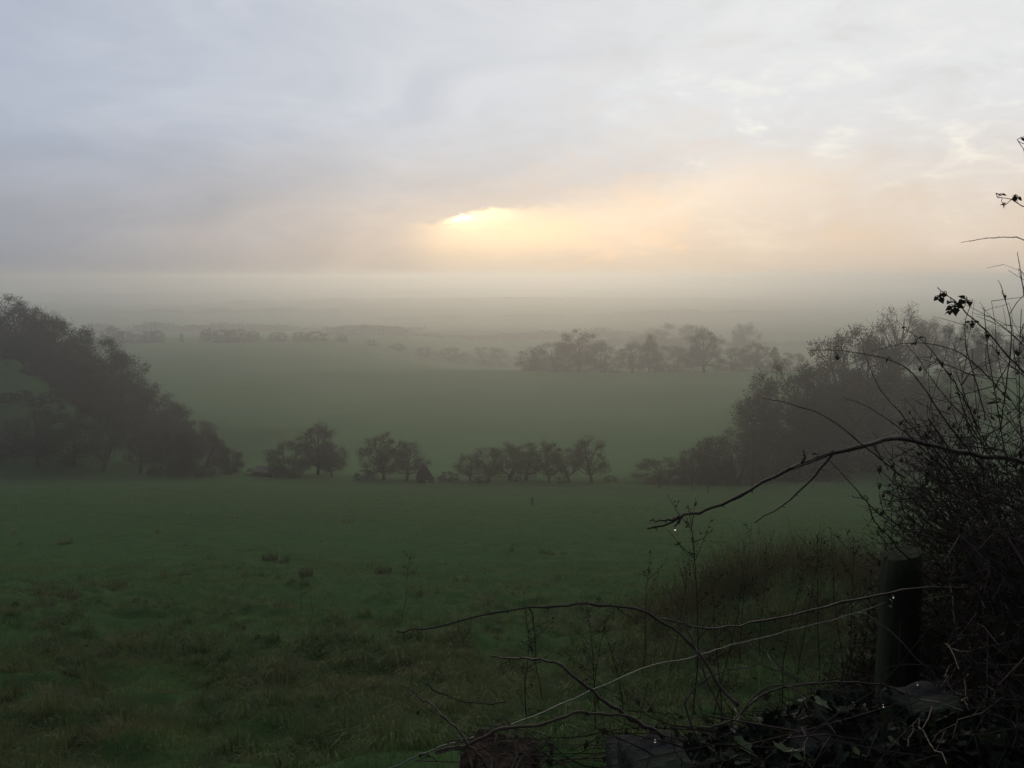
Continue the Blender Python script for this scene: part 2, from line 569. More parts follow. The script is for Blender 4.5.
def tussocks(n, per, dmin, dmax, power, size, w):
    u = RNG.random(n)
    d = (dmin ** power + u * (dmax ** power - dmin ** power)) ** (1 / power)
    x = (RNG.random(n) * 2 - 1) * (0.68 * d + 1.2)
    keep = vnoise(x / 2.4, d / 2.2, 17) + .6 * vnoise(x / .9, d / .9, 18) > -.12 + .75 * ss((d - 17) / 26) + 0.5 * vnoise(x / 9, d / 7, 19) * ss((d - 12) / 12)
    x, d = x[keep], d[keep]
    n = len(x)
    sz = size * (0.55 + 0.9 * RNG.random(n) ** 1.5) * (1 + .012 * d)
    N = n * per
    X = np.repeat(x, per); D = np.repeat(d, per); S = np.repeat(sz, per)
    a = RNG.random(N) * 2 * np.pi; r = np.sqrt(RNG.random(N))
    bx = X + np.cos(a) * r * S * .5; bd = D + np.sin(a) * r * S * .5
    z = H(bx, bd)
    L = S * (0.55 + 0.7 * RNG.random(N)) * (1.1 - .45 * r)
    ln = (0.15 + 0.95 * r) * (0.6 + .6 * RNG.random(N))
    ja = a + RNG.normal(0, .5, N)
    lx, ly = np.cos(ja) * ln, np.sin(ja) * ln
    wd = w * (0.6 + .8 * RNG.random(N)) * (D / dmin) ** .5
    pa = ja + np.pi / 2
    side = np.stack([np.cos(pa) * wd / 2, np.sin(pa) * wd / 2, np.zeros(N)], 1)
    b = np.stack([bx, bd, z - .01], 1)
    mid = b + np.stack([lx * L * .4, ly * L * .4, L * .72], 1)
    tip = b + np.stack([lx * L * 1.15, ly * L * 1.15, L * (1.0 - .55 * ln)], 1)
    V = np.stack([b - side, b + side, mid + side * .8, mid - side * .8, tip], 1).reshape(-1, 3)
    o = (np.arange(N) * 5)[:, None]
    T = np.concatenate([o + np.array([[0, 1, 2]]), o + np.array([[0, 2, 3]]), o + np.array([[3, 2, 4]])], 1).reshape(-1, 3)
    return V, T


parts = [blades(150000, 4.2, 13, .04, .13, .0065, 1.1, power=1.3, lean=1.0),
         blades(130000, 11, 38, .05, .16, .011, 1.6, power=1.2, lean=1.0),
         blades(90000, 28, 95, .05, .16, .022, 3.5, power=1.1, lean=1.0),
         tussocks(2600, 60, 4.0, 15, 1.5, .23, .006),
         tussocks(5200, 36, 12, 52, 1.3, .23, .011),
         tussocks(2600, 18, 40, 125, 1.2, .20, .03)]
Vs, Ts, off = [], [], 0
for V, T in parts:
    Vs.append(V); Ts.append(T + off); off += len(V)
go = obj("grass", np_mesh("grass", np.concatenate(Vs), np.concatenate(Ts), M['grass']))
tag(go, "damp tussocky grass on the near slope", "grass", kind="stuff")


# ------------------------------------------------------------------ trees
def make_tree(seed, width=.42, low=.22, leaves=5200, leaf=.024, lobes=20, lean=0.0, cone=False, gappy=.0, stems=1):
    """unit-height tree built from limbs that end in leafy lobes: (trunk MB, crown MB)"""
    rnd = random.Random(seed)
    tr, cr = MB(), MB()
    lob = []
    for i in range(lobes):
        u = (i + .5) / lobes
        z = low + (0.93 - low) * u
        t = (z - low) / (1 - low)
        if cone:
            env = width * (1.02 - t) * 1.1
        else:
            env = width * math.sin(math.pi * min(1, .16 + .84 * t ** .85)) ** .55 * (1.0 if t < .75 else 1.0 - (t - .75) * .9)
        a = i * 2.39996 + rnd.random() * 1.3
        rr = env * rnd.uniform(.25, 1.0) ** .6
        sz = rnd.uniform(.10, .185) * (1 - .3 * t) * (width / .42) ** .5
        lob.append((Vector((math.cos(a) * rr + lean * z * .5, math.sin(a) * rr, z + rnd.gauss(0, .03) - sz * .4)), sz))
    # trunk(s)
    tips = []
    for k in range(stems):
        a = rnd.random() * 6.28
        p = Vector((.03 * math.cos(a), .03 * math.sin(a), -.03)) if stems > 1 else Vector((0, 0, -.03))
        d = Vector((lean * .6 + .25 * (stems > 1) * math.cos(a), .25 * (stems > 1) * math.sin(a), 1)).normalized()
        pts, rad = [p.copy()], [.034 / stems ** .5]
        n = 9
        for i in range(n):
            d = (d + Vector((rnd.gauss(0, .10), rnd.gauss(0, .10), .1))).normalized()
            p = p + d * (.80 / n)
            pts.append(p.copy()); rad.append(rad[0] * (1 - .85 * (i + 1) / n))
        tr.tube(pts, rad, 7, cap=False)
        tips.append((pts, rad))
    for c, sz in lob:
        pts, rad = min(tips, key=lambda q: min((v - c).length for v in q[0]))
        want = max(.12, c.z - .16 - rnd.random() * .22)
        i = min(range(len(pts)), key=lambda j: abs(pts[j].z - want))
        q0 = pts[i]
        m1 = q0.lerp(c, .4) + Vector((rnd.gauss(0, .025), rnd.gauss(0, .025), rnd.gauss(-.02, .03)))
        m2 = q0.lerp(c, .75) + Vector((rnd.gauss(0, .025), rnd.gauss(0, .025), rnd.gauss(.0, .03)))
        r0 = min(rad[i] * .6, .013)
        tr.tube([q0, m1, m2, c], [r0, r0 * .75, r0 * .5, r0 * .25], 4, cap=False)
        for k in range(9):
            dv = Vector((rnd.gauss(0, 1), rnd.gauss(0, 1), rnd.gauss(.35, .9))).normalized()
            e = c + dv * sz * rnd.uniform(.8, 1.5)
            b0 = m2.lerp(c, rnd.random())
            mm = b0.lerp(e, .5) + Vector([rnd.gauss(0, .012) for _ in range(3)])
            tr.tube([b0, mm, e], [r0 * .28, r0 * .2, .0011], 3, cap=False)
    tot = sum(sz ** 2 for _, sz in lob)
    for c, sz in lob:
        if rnd.random() < gappy: continue
        sub = [(c + Vector((rnd.gauss(0, 1), rnd.gauss(0, 1), rnd.gauss(.1, .8))).normalized() * sz * rnd.uniform(.2, 1.0), sz * rnd.uniform(.3, .7)) for _ in range(20)]
        for i in range(int(1.7 * leaves * sz ** 2 / tot)):
            cc, s2 = rnd.choice(sub)
            p = cc + Vector((rnd.gauss(0, 1), rnd.gauss(0, 1), rnd.gauss(0, 1))).normalized() * s2 * .95 * rnd.random() ** .4
            s = leaf * rnd.uniform(.4, 1.0)
            q = Quaternion((rnd.gauss(0, 1), rnd.gauss(0, 1), rnd.gauss(0, 1), rnd.gauss(0, 1))).normalized()
            cr.add([p + q @ Vector(v) for v in ((-s * .5, 0, 0), (0, -s * .33, 0), (s * .6, 0, s * .1), (0, s * .33, 0))], [(0, 1, 2, 3)])
    zs = max(v[2] for v in cr.v) * .985
    for m_ in (tr, cr):
        m_.v = [(x / zs, y / zs, z / zs) for x, y, z in m_.v]
    return tr, cr


VAR = {}


def variant(name, mat, **kw):
    tr, cr = make_tree(**kw)
    VAR[name] = (tr.mesh("trunk_" + name, M['bark'], True), cr.mesh("crown_" + name, mat))


variant('broad1', M['foliage_dark'], seed=11, width=.44, low=.24, lobes=34, leaves=12000, leaf=.018)
variant('broad2', M['foliage_dark'], seed=12, width=.40, low=.20, lobes=32, leaves=12000, leaf=.018)
variant('broad3', M['foliage_brown'], seed=13, width=.40, low=.26, lobes=30, leaves=9500, leaf=.018, gappy=.06)
variant('bushy1', M['foliage_dark'], seed=21, width=.50, low=.08, lobes=34, leaves=11000, leaf=.022, stems=3)
variant('bushy2', M['foliage_brown'], seed=22, width=.55, low=.06, lobes=34, leaves=10000, leaf=.022, stems=3)
variant('orchard1', M['foliage_green'], seed=31, width=.46, low=.30, lobes=28, leaves=7000, leaf=.020)
variant('orchard2', M['foliage_green'], seed=32, width=.48, low=.32, lobes=26, leaves=6500, leaf=.020, lean=.3, stems=2)
variant('orchard3', M['foliage_brown'], seed=33, width=.46, low=.30, lobes=26, leaves=5200, leaf=.020, lean=-.35, gappy=.1)
variant('bare', M['foliage_brown'], seed=41, width=.46, low=.28, lobes=30, leaves=3600, leaf=.018, gappy=.1)
variant('cone', M['foliage_dark'], seed=51, width=.26, low=.10, lobes=26, leaves=4200, leaf=.028, cone=True)


G5 = "faint trees across the far field"
G6 = "small trees along the far field crest"


def tree(px, d, top, var, label, group=None, name='tree', cat='tree', wide=1.0, simple=False, hpx=None):
    p = stand(px, d)
    dep = p.y * CP - p.z * SP
    hgt = (row_of(p) - top) / F * dep * 1.03 if hpx is None else hpx / F * dep
    hgt = max(hgt, 0.8)
    tm, cm = VAR[var]
    rz = random.uniform(0, 6.28)
    w = hgt * wide * (1.3 if group in (G5, G6) else 1.1)
    root = empty(name, p, rz, (w, w, hgt))
    tag(root, label, cat, group)
    obj("trunk", tm, root)
    obj("crown", cm, root)
    return root


# --- wooded strip running down the left hillside
G1 = "trees of the wooded strip on the left hillside"
strip = [
    (0, 218, 296, 'broad1', "highest dark tree at the left border, crowning the hillside wood", 1.1),
    (24, 214, 302, 'broad3', "dark tree just right of the highest one on the hillside wood skyline", 1.1),
    (45, 210, 305, 'broad2', "round-topped dark tree bulging from the skyline of the hillside wood", 1.05),
    (68, 206, 317, 'bushy1', "dark tree on the skyline directly downhill of the round-topped one", 1.1),
    (90, 202, 332, 'broad1', "dark skyline tree where the hillside wood drops below the far field crest", 1.1),
    (110, 198, 352, 'bushy2', "brownish tree in the hillside wood with green far field behind its top", 1.1),
    (132, 194, 370, 'broad3', "dark tree halfway down the sloping edge of the hillside wood", 1.1),
    (154, 190, 386, 'bushy1', "dark bushy tree just below the middle of the sloping wood edge", 1.1),
    (176, 186, 402, 'broad2', "dark tree on the lower third of the sloping wood edge", 1.1),
    (198, 182, 420, 'bushy2', "brown-grey tree near the foot of the sloping wood edge", 1.1),
    (218, 178, 436, 'bushy1', "second lowest dark tree of the sloping wood edge", 1.1),
    (240, 174, 452, 'bushy1', "lowest small dark tree ending the sloping wood edge", 1.2),
    (-10, 203, 318, 'bushy2', None, 1.2), (30, 199, 330, 'bushy1', None, 1.2), (58, 196, 342, 'broad3', None, 1.2),
    (86, 192, 358, 'bushy1', None, 1.2), (118, 186, 384, 'bushy2', None, 1.2), (142, 181, 402, 'bushy1', None, 1.2),
    (52, 180, 352, 'bushy1', None, 1.4), (76, 177, 366, 'bushy2', None, 1.4), (98, 174, 384, 'bushy1', None, 1.4), (118, 171, 402, 'bushy2', None, 1.4), (136, 168, 418, 'bushy1', None, 1.4), (156, 165, 430, 'bushy1', None, 1.4),
    (168, 176, 418, 'broad3', None, 1.2), (192, 171, 434, 'bushy1', None, 1.2),
]
for px, d, top, var, lab, w in strip:
    tree(px, d, top, var, lab or "dark tree on the near flank inside the hillside wood, merging with its neighbours", G1, wide=w)

for px, d, hp, var, lab in [
    (12, 186, 22, 'bushy1', "scrub bush at the left border where grass meets the hillside wood"),
    (33, 182, 24, 'bushy2', "brown scrub bush on the upper edge of the grassy hillside patch"),
    (54, 178, 22, 'bushy1', "dark scrub bush midway down the edge of the grassy hillside patch"),
    (74, 175, 26, 'bushy2', "brown scrub bush where the grassy hillside patch narrows"),
    (92, 172, 26, 'bushy1', "dark scrub bush at the lower tip of the grassy hillside patch"),
    (24, 160, 9, 'bushy2', "small lone scrub bush on the grassy hillside patch")]:
    tree(px, d, 0, var, lab, "scrub along the lower edge of the hillside wood", name='shrub', cat='shrub', wide=1.8, hpx=hp)

for px, d, hp in [(4, 168, 13), (14, 176, 14), (30, 168, 11), (44, 172, 13), (58, 168, 12), (8, 157, 10), (38, 160, 11), (52, 163, 12), (66, 170, 14)]:
    tree(px, d, 0, 'bushy1' if px % 4 else 'bushy2', "small scrub bush, one of many dotted over the grassy hillside patch at left", "scrub dotted over the grassy hillside patch", name='shrub', cat='shrub', wide=1.7, hpx=hp)

# --- row along the valley floor at left, in front of the wood
G2 = "trees along the valley floor at left"
for px, d, top, var, lab, w in [
    (8, 147, 432, 'bushy2', "low brown bush at the left border on the valley floor", 1.3),
    (38, 145, 409, 'orchard1', "leftmost full tree of the valley-floor row below the hillside wood", 1.05),
    (74, 146, 404, 'broad1', "tallest tree of the valley-floor row at left, dark and dense", .95),
    (100, 145, 407, 'orchard2', "tree touching the right side of the tallest valley-floor tree at left", .95),
    (140, 146, 432, 'orchard3', "thin-crowned tree with a bare dark trunk in the valley-floor row at left", 1.0),
    (170, 147, 428, 'bushy1', "dense tree in the valley-floor row standing before the foot of the wood", 1.1),
    (200, 148, 430, 'bushy2', "brownish tree in the valley-floor row before the lowest wood edge", 1.1),
    (230, 150, 448, 'bushy1', "small dark tree closing the valley-floor row beside the pale-roofed hut", 1.1),
]:
    tree(px, d, top, var, lab, G2, wide=w)

# --- isolated groups in mid valley
G3 = "hedgerow trees across the middle of the valley"
for px, d, top, var, lab, w in [
    (290, 146, 438, 'bushy1', "left half of the pair of misty bushy trees right of the pale-roofed hut", 1.15),
    (318, 150, 420, 'broad2', "taller right half of the pair of misty trees right of the pale-roofed hut", .85),
    (332, 146, 444, 'orchard1', "small tree tucked under the right side of the misty pair", .9),
    (384, 141, 433, 'broad1', "tallest tree of the dark clump with light showing between its trunks", .85),
    (407, 140, 442, 'orchard1', "lower right tree of the dark clump beside the steep-roofed hut", 1.0),
    (470, 139, 453, 'orchard3', "thin leftmost tree of the short orchard row", .85),
    (489, 139, 446, 'orchard1', "second tree from the left in the short orchard row", .9),
    (507, 140, 443, 'orchard2', "tree in the middle left of the orchard row, behind the pale paling fence", .9),
    (526, 140, 442, 'orchard1', "tree in the middle of the orchard row, crown joined to both neighbours", .9),
    (549, 138, 440, 'broad3', "fullest tree of the orchard row with one straight dark trunk", .8),
    (571, 138, 447, 'orchard2', "small leaning tree second from the right in the orchard row", .85),
    (592, 137, 438, 'orchard3', "rightmost tree of the orchard row, leaning trunk and clear gap to its left", .8),
]:
    tree(px, d, top, var, lab, G3, wide=w * 1.12)
for px, d, top, lab in [(365, 141, 470, "low dark shrub at the left foot of the dark two-tree clump"), (448, 139, 472, "low shrub between the steep-roofed hut and the orchard row"),
                        (610, 137, 476, "low shrub on the grass just right of the orchard row"), (482, 137, 476, "low scrub under the left end of the orchard row"), (516, 138, 477, "low scrub under the middle of the orchard row"), (562, 136, 477, "low scrub between the fullest orchard tree and the leaning one"),
                        (255, 147, 468, "low shrub between the lowest wood edge and the pale-roofed hut")]:
    tree(px, d, top, 'bushy2', lab, "low shrubs beside the hedgerow trees", name='shrub', cat='shrub', wide=2.0)

# --- right-hand grove
G4 = "trees of the dark grove on the right"
for px, d, top, var, lab, w in [
    (692, 133, 445, 'bushy1', "outermost low tree at the left foot of the right-hand grove", 1.0),
    (712, 132, 433, 'bushy1', "round low tree second from the left end of the right-hand grove", 1.0),
    (736, 131, 430, 'bushy2', "low tree right behind the electricity pole in the right-hand grove", 1.0),
    (762, 150, 378, 'broad3', "tall grove tree whose open crown overhangs the low trees to its left", .75),
    (788, 146, 363, 'broad1', "tall grove tree with the rounded crown right above the electricity pole", .8),
    (775, 137, 420, 'bushy1', "lower dense tree filling the grove just right of the electricity pole", 1.1),
    (815, 150, 372, 'broad2', "grove tree between the rounded crown and the higher step of the grove", .85),
    (806, 138, 410, 'bushy2', "dense lower tree inside the grove above the arching thick cane", 1.1),
    (846, 165, 328, 'broad1', "dark grove tree forming the left corner of the high step", .75),
    (868, 168, 324, 'broad2', "dark grove tree on the flat top of the high step", .8),
    (845, 145, 385, 'bushy1', "dense grove tree under the left corner of the high step", 1.1),
    (878, 150, 372, 'bushy2', "dense grove tree under the flat top of the high step", 1.1),
    (898, 215, 305, 'bare', "paler sparse tree standing highest behind the right-hand grove", .85),
    (925, 225, 318, 'broad3', "misty grove tree half hidden by bramble leaves, right of the highest tree", .9),
    (955, 215, 322, 'broad1', "misty grove tree seen through the upper bramble canes", .9),
    (912, 165, 372, 'bushy1', "dark grove tree seen through the leftmost bramble canes", 1.2),
    (950, 170, 370, 'bushy2', "misty brown tree behind the middle of the thicket", 1.2),
    (990, 205, 325, 'broad2', "misty grove tree seen through the densest part of the thicket top", .9),
    (1030, 200, 330, 'broad1', "misty grove tree on the photo's right border behind the thicket", .9),
]:
    tree(px, d, top, var, lab, G4, wide=w)
tree(665, 134, 459, 'bushy2', "low hedge-like bush trailing left from the right-hand grove", name='shrub', cat='shrub', wide=2.2)

# --- far trees in the right middle distance
G5 = "faint trees across the far field"
for px, d, top, var, lab, w in [
    (535, 425, 346, 'bushy1', "faint low tree at the left end of the far tree line", 1.2),
    (556, 420, 342, 'bushy2', "faint tree left of the domed one in the far tree line", 1.2),
    (579, 420, 330, 'broad1', "faint domed tree, highest in the left half of the far tree line", 1.0),
    (603, 424, 341, 'bushy1', "faint tree right of the domed one in the far tree line", 1.2),
    (632, 420, 340, 'broad2', "faint round tree beside the pointed far tree", 1.0),
    (650, 420, 335, 'cone', "faint pointed conifer in the far tree line", .8),
    (672, 426, 346, 'bushy2', "faint low tree between the pointed conifer and the large far tree", 1.3),
    (704, 405, 326, 'broad2', "largest faint tree of the far tree line, left of the grove", .9),
    (733, 420, 346, 'bushy1', "faint low tree directly right of the largest far tree", 1.2),
    (755, 415, 343, 'broad1', "faint round tree second right of the largest far tree", 1.0),
    (774, 415, 347, 'cone', "faint small pointed tree near the right end of the far tree line", .8),
    (792, 420, 353, 'bushy2', "faint low tree where the far tree line meets the grove", 1.4),
    (744, 640, 323, 'broad3', "very faint tree rising behind the far tree line near the grove", .9),
    (680, 680, 324, 'bushy2', "very faint broad clump behind the largest far tree", 1.4),
    (655, 690, 327, 'bushy1', "very faint clump behind the pointed conifer", 1.4),
]:
    tree(px, d, top, var, lab, G5, wide=w)

# --- crest of the far field
G6 = "small trees along the far field crest"
crest = [(112, 325, 'bushy1', 1.0, "small round tree at the left end of the crest beside the hillside wood"),
         (124, 331, 'bushy2', 1.3, "low bush right of the round crest tree by the wood"),
         (148, 331, 'bushy2', 1.3, "low bush left of the third crest bump from the wood"),
         (158, 329, 'bushy1', 1.0, "small bump-like tree third along the crest from the wood"),
         (182, 333, 'cone', .6, "tiny thin tree alone on the crest"),
         (208, 328, 'broad1', .9, "small tree starting the longest clump on the crest"),
         (222, 328, 'bushy1', 1.2, "small tree in the left part of the longest crest clump"),
         (238, 329, 'bushy2', 1.4, "low tree in the right part of the longest crest clump"),
         (252, 330, 'bushy1', 1.2, "low tree ending the longest crest clump"),
         (278, 332, 'bushy2', 1.4, "low bush alone between two crest clumps"),
         (300, 331, 'bushy1', 1.5, "low bush starting the right crest clump"),
         (316, 331, 'bushy2', 1.6, "wide low bush in the right crest clump"),
         (343, 334, 'bushy1', 1.3, "last low bush where the crest begins to dip"),
         (372, 340, 'bushy2', 1.6, "faint bush on the dipping part of the crest"),
         (398, 343, 'bushy1', 1.8, "faint wide bush further down the dipping crest"),
         (425, 347, 'bushy2', 1.6, "faintest bush low on the dipping crest"),
         (452, 346, 'bushy1', 1.6, "faint bush at the left side of the pale gap beyond the crest"),
         (488, 347, 'bushy2', 1.8, "faint wide bush between the pale gap and the far tree line")]
for px, top, var, w, lab in crest:
    tree(px, 610, top, var, lab, G6, wide=w)


# --- hedges on the plain: far masses
def hedge(px0, px1, d, hgt, seed, dens=0.30):
    rnd = random.Random(seed)
    mb = MB()
    x0, x1 = (px0 - 512) / F * d, (px1 - 512) / F * d
    k = int((x1 - x0) * dens) + 4
    for i in range(k):
        x = x0 + (x1 - x0) * (i + rnd.random()) / k
        dd = d + rnd.gauss(0, d * .006) + (x - x0) * .12
        s = hgt * (0.25 + .25 * rnd.random() + 1.1 * max(0, .2 + float(vnoise(np.array([x / (d * .035)]), np.array([d * 1.0]), seed)[0])))
        z = h1(x, dd)
        for j in range(70):
            t_ = rnd.random()
            c = Vector((x + rnd.gauss(0, s * .75) * (1.1 - .6 * t_), dd + rnd.gauss(0, s * .5), z + s * t_))
            t = s * .17
            q = Quaternion([rnd.gauss(0, 1) for _ in range(4)]).normalized()
            mb.add([c + q @ Vector(v) * t for v in ((-1, 0, 0), (0, -.7, 0), (1, 0, .1), (0, .7, 0))], [(0, 1, 2, 3)])
    return mb


for (a, b_, d, hh, sd_, lab) in [
    (90, 420, 980, 9, 1, "faint hedge line on the plain just beyond the crest"),
    (330, 640, 860, 9, 2, "faint hedge line beyond the pale gap right of the crest"),
    (560, 860, 800, 8, 3, "faint hedge line behind the far tree line by the grove"),
    (-40, 330, 1500, 8, 4, "very faint wood edge on the plain at left"),
    (380, 800, 1400, 8, 5, "very faint wood edge on the plain below the sun"),
    (200, 900, 2100, 8, 6, "barely visible wood line near the horizon")]:
    tag(obj("hedgerow", hedge(a, b_, d, hh, sd_).mesh("hedgerow", M['foliage_dark'])), lab, "hedgerow", kind="stuff")


# ------------------------------------------------------------------ small things in the valley
def hut(px, d, w, dp, hw, hr, label, roofmat, wallmat, rz, name):
    p = stand(px, d)
    root = tag(empty(name, p, rz), label, "hut")
    wl = MB(); wl.add([(-w/2, -dp/2, -.3), (w/2, -dp/2, -.3), (w/2, dp/2, -.3), (-w/2, dp/2, -.3), (-w/2, -dp/2, hw), (w/2, -dp/2, hw), (w/2, dp/2, hw), (-w/2, dp/2, hw), (0, -dp/2, hr - .08), (0, dp/2, hr - .08)],
                      [(0, 1, 5, 8, 4), (3, 7, 9, 6, 2), (1, 2, 6, 5), (0, 4, 7, 3)])
    obj("wall", wl.mesh("hut_wall", wallmat), root)
    rf = MB(); e = .18
    for s in (-1, 1):
        rf.add([(0, -dp/2 - e, hr), (s * (w/2 + e), -dp/2 - e, hw - e * .6), (s * (w/2 + e), dp/2 + e, hw - e * .6), (0, dp/2 + e, hr),
                (0, -dp/2 - e, hr + .08), (s * (w/2 + e), -dp/2 - e, hw - e * .6 + .08), (s * (w/2 + e), dp/2 + e, hw - e * .6 + .08), (0, dp/2 + e, hr + .08)],
               [(0, 1, 2, 3), (4, 7, 6, 5), (0, 4, 5, 1), (1, 5, 6, 2), (2, 6, 7, 3), (0, 3, 7, 4)])
    obj("roof", rf.mesh("hut_roof", roofmat), root)
    dr = MB(); dr.box((0, -dp/2 - .03, hw * .42), (.6, .05, hw * .8))
    obj("door", dr.mesh("hut_door", M['pale']), root)
    return root


hut(425, 137, 2.2, 2.6, .7, 2.7, "small dark steep-roofed hut with a pale door beside the dark tree clump", M['roof'], M['roof'], .35, "field_hut")
hut(266, 146, 2.6, 3.2, 1.1, 1.7, "small low hut with a pale roof between the left trees and the misty pair", M['pale'], M['bark'], 1.2, "field_hut")

# pale paling fence under the orchard row
p0, p1 = stand(472, 142), stand(536, 143)
root = tag(empty("paling_fence", p0), "short pale paling fence glimpsed between the orchard trunks", "fence")
rl = MB()
n_p = 26
for k in range(n_p):
    q = p0.lerp(p1, k / (n_p - 1)); zz = h1(q.x, q.y)
    if k in (9, 10, 17): continue
    hh = random.uniform(1.1, 1.5)
    m_ = MB(); m_.box((0, 0, hh / 2 - .1), (.16, .03, hh))
    o = obj("pale", m_.mesh("pale", M['pale']), root); o.location = (q.x - p0.x, q.y - p0.y, zz - p0.z)
for hz_ in (.35, .95):
    rl.tube([(0, .05, hz_), (p1.x - p0.x, p1.y - p0.y + .05, h1(p1.x, p1.y) - p0.z + hz_)], .035, 4)
obj("rail", rl.mesh("fence_rail", M['bark']), root)

# electricity pole
p = stand(752, 116)
root = tag(empty("electricity_pole", p), "slender wooden electricity pole standing before the right-hand grove", "pole")
m_ = MB(); m_.tube([(0, 0, -.5), (0, 0, 4), (.02, 0, 10.4)], [.15, .13, .10], 8); obj("shaft", m_.mesh("pole_shaft", M['pole'], True), root)
m_ = MB(); m_.box((0, -.12, 9.6), (1.5, .1, .12)); arm = obj("crossarm", m_.mesh("pole_crossarm", M['pole']), root)
ins = MB(); ins.tube([(0, 0, 0), (0, 0, .08), (0, 0, .1), (0, 0, .22), (0, 0, .27)], [.05, .05, .13, .12, .04], 8)
ime = ins.mesh("insulator", M['ceramic'], True)
for xx, zz in ((-.65, 9.66), (.65, 9.66)):
    o = obj("insulator", ime, arm); o.location = (xx, -.12, zz)
o = obj("insulator", ime, root); o.location = (.02, 0, 10.39)

# small field posts
for px, row, hh, lab in [(532, 506, 1.0, "small dark post standing alone in the field below the orchard row"),
                         (659, 488, 1.6, "thin post standing left of the grove's lowest trees"),
                         (708, 494, 1.7, "thin post at the foot of the grove left of the electricity pole"),
                         (692, 490, 1.4, "thin post between the other two at the grove's left foot")]:
    p = ground_at(px, row, 40)
    m_ = MB(); m_.tube([(0, 0, -.3), (.02, 0, hh * .6), (.0, 0.02, hh - .06), (0, .02, hh)], [.09, .085, .08, .03], 7)
    tag(obj("field_post", m_.mesh("field_post", M['pole'])), lab, "post", "small posts in the pasture").location = p


# ------------------------------------------------------------------ rushes and weeds on the slope
def tuft_mesh(seed, n=70, hgt=.6, spread=.25):
    rnd = random.Random(seed); mb = MB()
    for i in range(n):
        a = rnd.random() * 6.28; r = spread * rnd.random() ** .6
        b = Vector((math.cos(a) * r, math.sin(a) * r, -.05)); L = hgt * rnd.uniform(.4, 1)
        t = b + Vector((math.cos(a) * L * .3 * rnd.random() + rnd.gauss(0, .06), math.sin(a) * L * .3 * rnd.random() + rnd.gauss(0, .06), L))
        m = b.lerp(t, .6) + Vector((0, 0, L * .08)); w = .008
        mb.add([b + Vector((w, 0, 0)), b - Vector((w, 0, 0)), m - Vector((w, 0, 0)), m + Vector((w, 0, 0)), t], [(0, 1, 2, 3), (3, 2, 4)])
    return mb


tufts = [tuft_mesh(i, 90, .75, .35).mesh("rush_tuft", M['rough']) for i in range(3)]
for i, (px, row, s, lab) in enumerate([
    (270, 561, 1.2, "dark spiky rush tuft standing alone on the smooth field"),
    (284, 563, .9, "smaller spiky rush tuft touching the lone dark one"),
    (348, 524, 1.6, "wide dark tuft on the field below the dark two-tree clump"),
    (306, 577, .9, "thin upright rush tuft right of the lone spiky pair"),
    (384, 574, 1.1, "rush tuft at the upper edge of the rough slope, mid left"),
    (410, 575, .8, "small rush tuft right beside the one on the upper rough edge"),
    (140, 640, .5, "dark tussock in the hollow on the left of the slope"),
    (238, 632, .5, "dark tussock right of the left hollow on the slope"),
    (60, 634, .5, "dark tussock nearest the left border on the rough edge"),
]):
    p = ground_at(px, row, 8)
    o = tag(obj("rush_tuft", tufts[i % 3]), lab, "rush tuft", "rush tufts on the slope")
    o.location = p; o.scale = (s * .9, s * .9, s * .55); o.rotation_euler = (0, 0, i)


def stalk_mesh(seed, hgt=1.0, style=0):
    """dead flowering stem with side shoots and ragged leaves (stem MB, head MB)"""
    rnd = random.Random(seed); st, hd = MB(), MB()
    pts = [Vector((0, 0, -.05))]
    d = Vector((rnd.gauss(0, .1), rnd.gauss(0, .1), 1))
    for i in range(7):
        d = (d + Vector((rnd.gauss(0, .07), rnd.gauss(0, .07), .05))).normalized()
        pts.append(pts[-1] + d * hgt / 7)
    st.tube(pts, [.0042 - .0030 * i / 7 for i in range(8)], 5)
    for k in range(14 if style == 0 else 7):
        t = rnd.uniform(.3, .98); i = min(6, int(t * 7)); p = pts[i].lerp(pts[i + 1], t * 7 - i)
        a = rnd.random() * 6.28; L = hgt * rnd.uniform(.06, .2) * (1.3 - t * .6)
        e = p + Vector((math.cos(a) * L, math.sin(a) * L, L * rnd.uniform(.3, 1.2)))
        st.tube([p, p.lerp(e, .5) + Vector((0, 0, -.01)), e], [.002, .0016, .0010], 4)
        for j in range(5):
            c = p.lerp(e, rnd.uniform(.4, 1.05)) + Vector([rnd.gauss(0, .012) for _ in range(3)])
            s = rnd.uniform(.006, .015)
            q = Quaternion([rnd.gauss(0, 1) for _ in range(4)]).normalized()
            hd.add([c + q @ Vector(v) * s for v in ((-1, 0, 0), (0, -.4, .1), (1, 0, 0), (0, .4, .1))], [(0, 1, 2, 3)])
    for j in range(26 if style == 0 else 12):
        c = pts[-1].lerp(pts[-2], rnd.random() * 1.3) + Vector([rnd.gauss(0, .012) for _ in range(3)])
        s = rnd.uniform(.005, .011)
        q = Quaternion([rnd.gauss(0, 1) for _ in range(4)]).normalized()
        hd.add([c + q @ Vector(v) * s for v in ((-1, 0, 0), (0, -.5, .1), (1, 0, 0), (0, .5, .1))], [(0, 1, 2, 3)])
    return st, hd


ST = []
for s_ in range(7):
    a_, b_ = stalk_mesh(60 + s_, 1.0, s_ % 2)
    ST.append((a_.mesh("stalk_stem", M['weed'], True), b_.mesh("stalk_leaves", M['weed'])))
G7 = "dead weed stalks at the rough edge of the field"


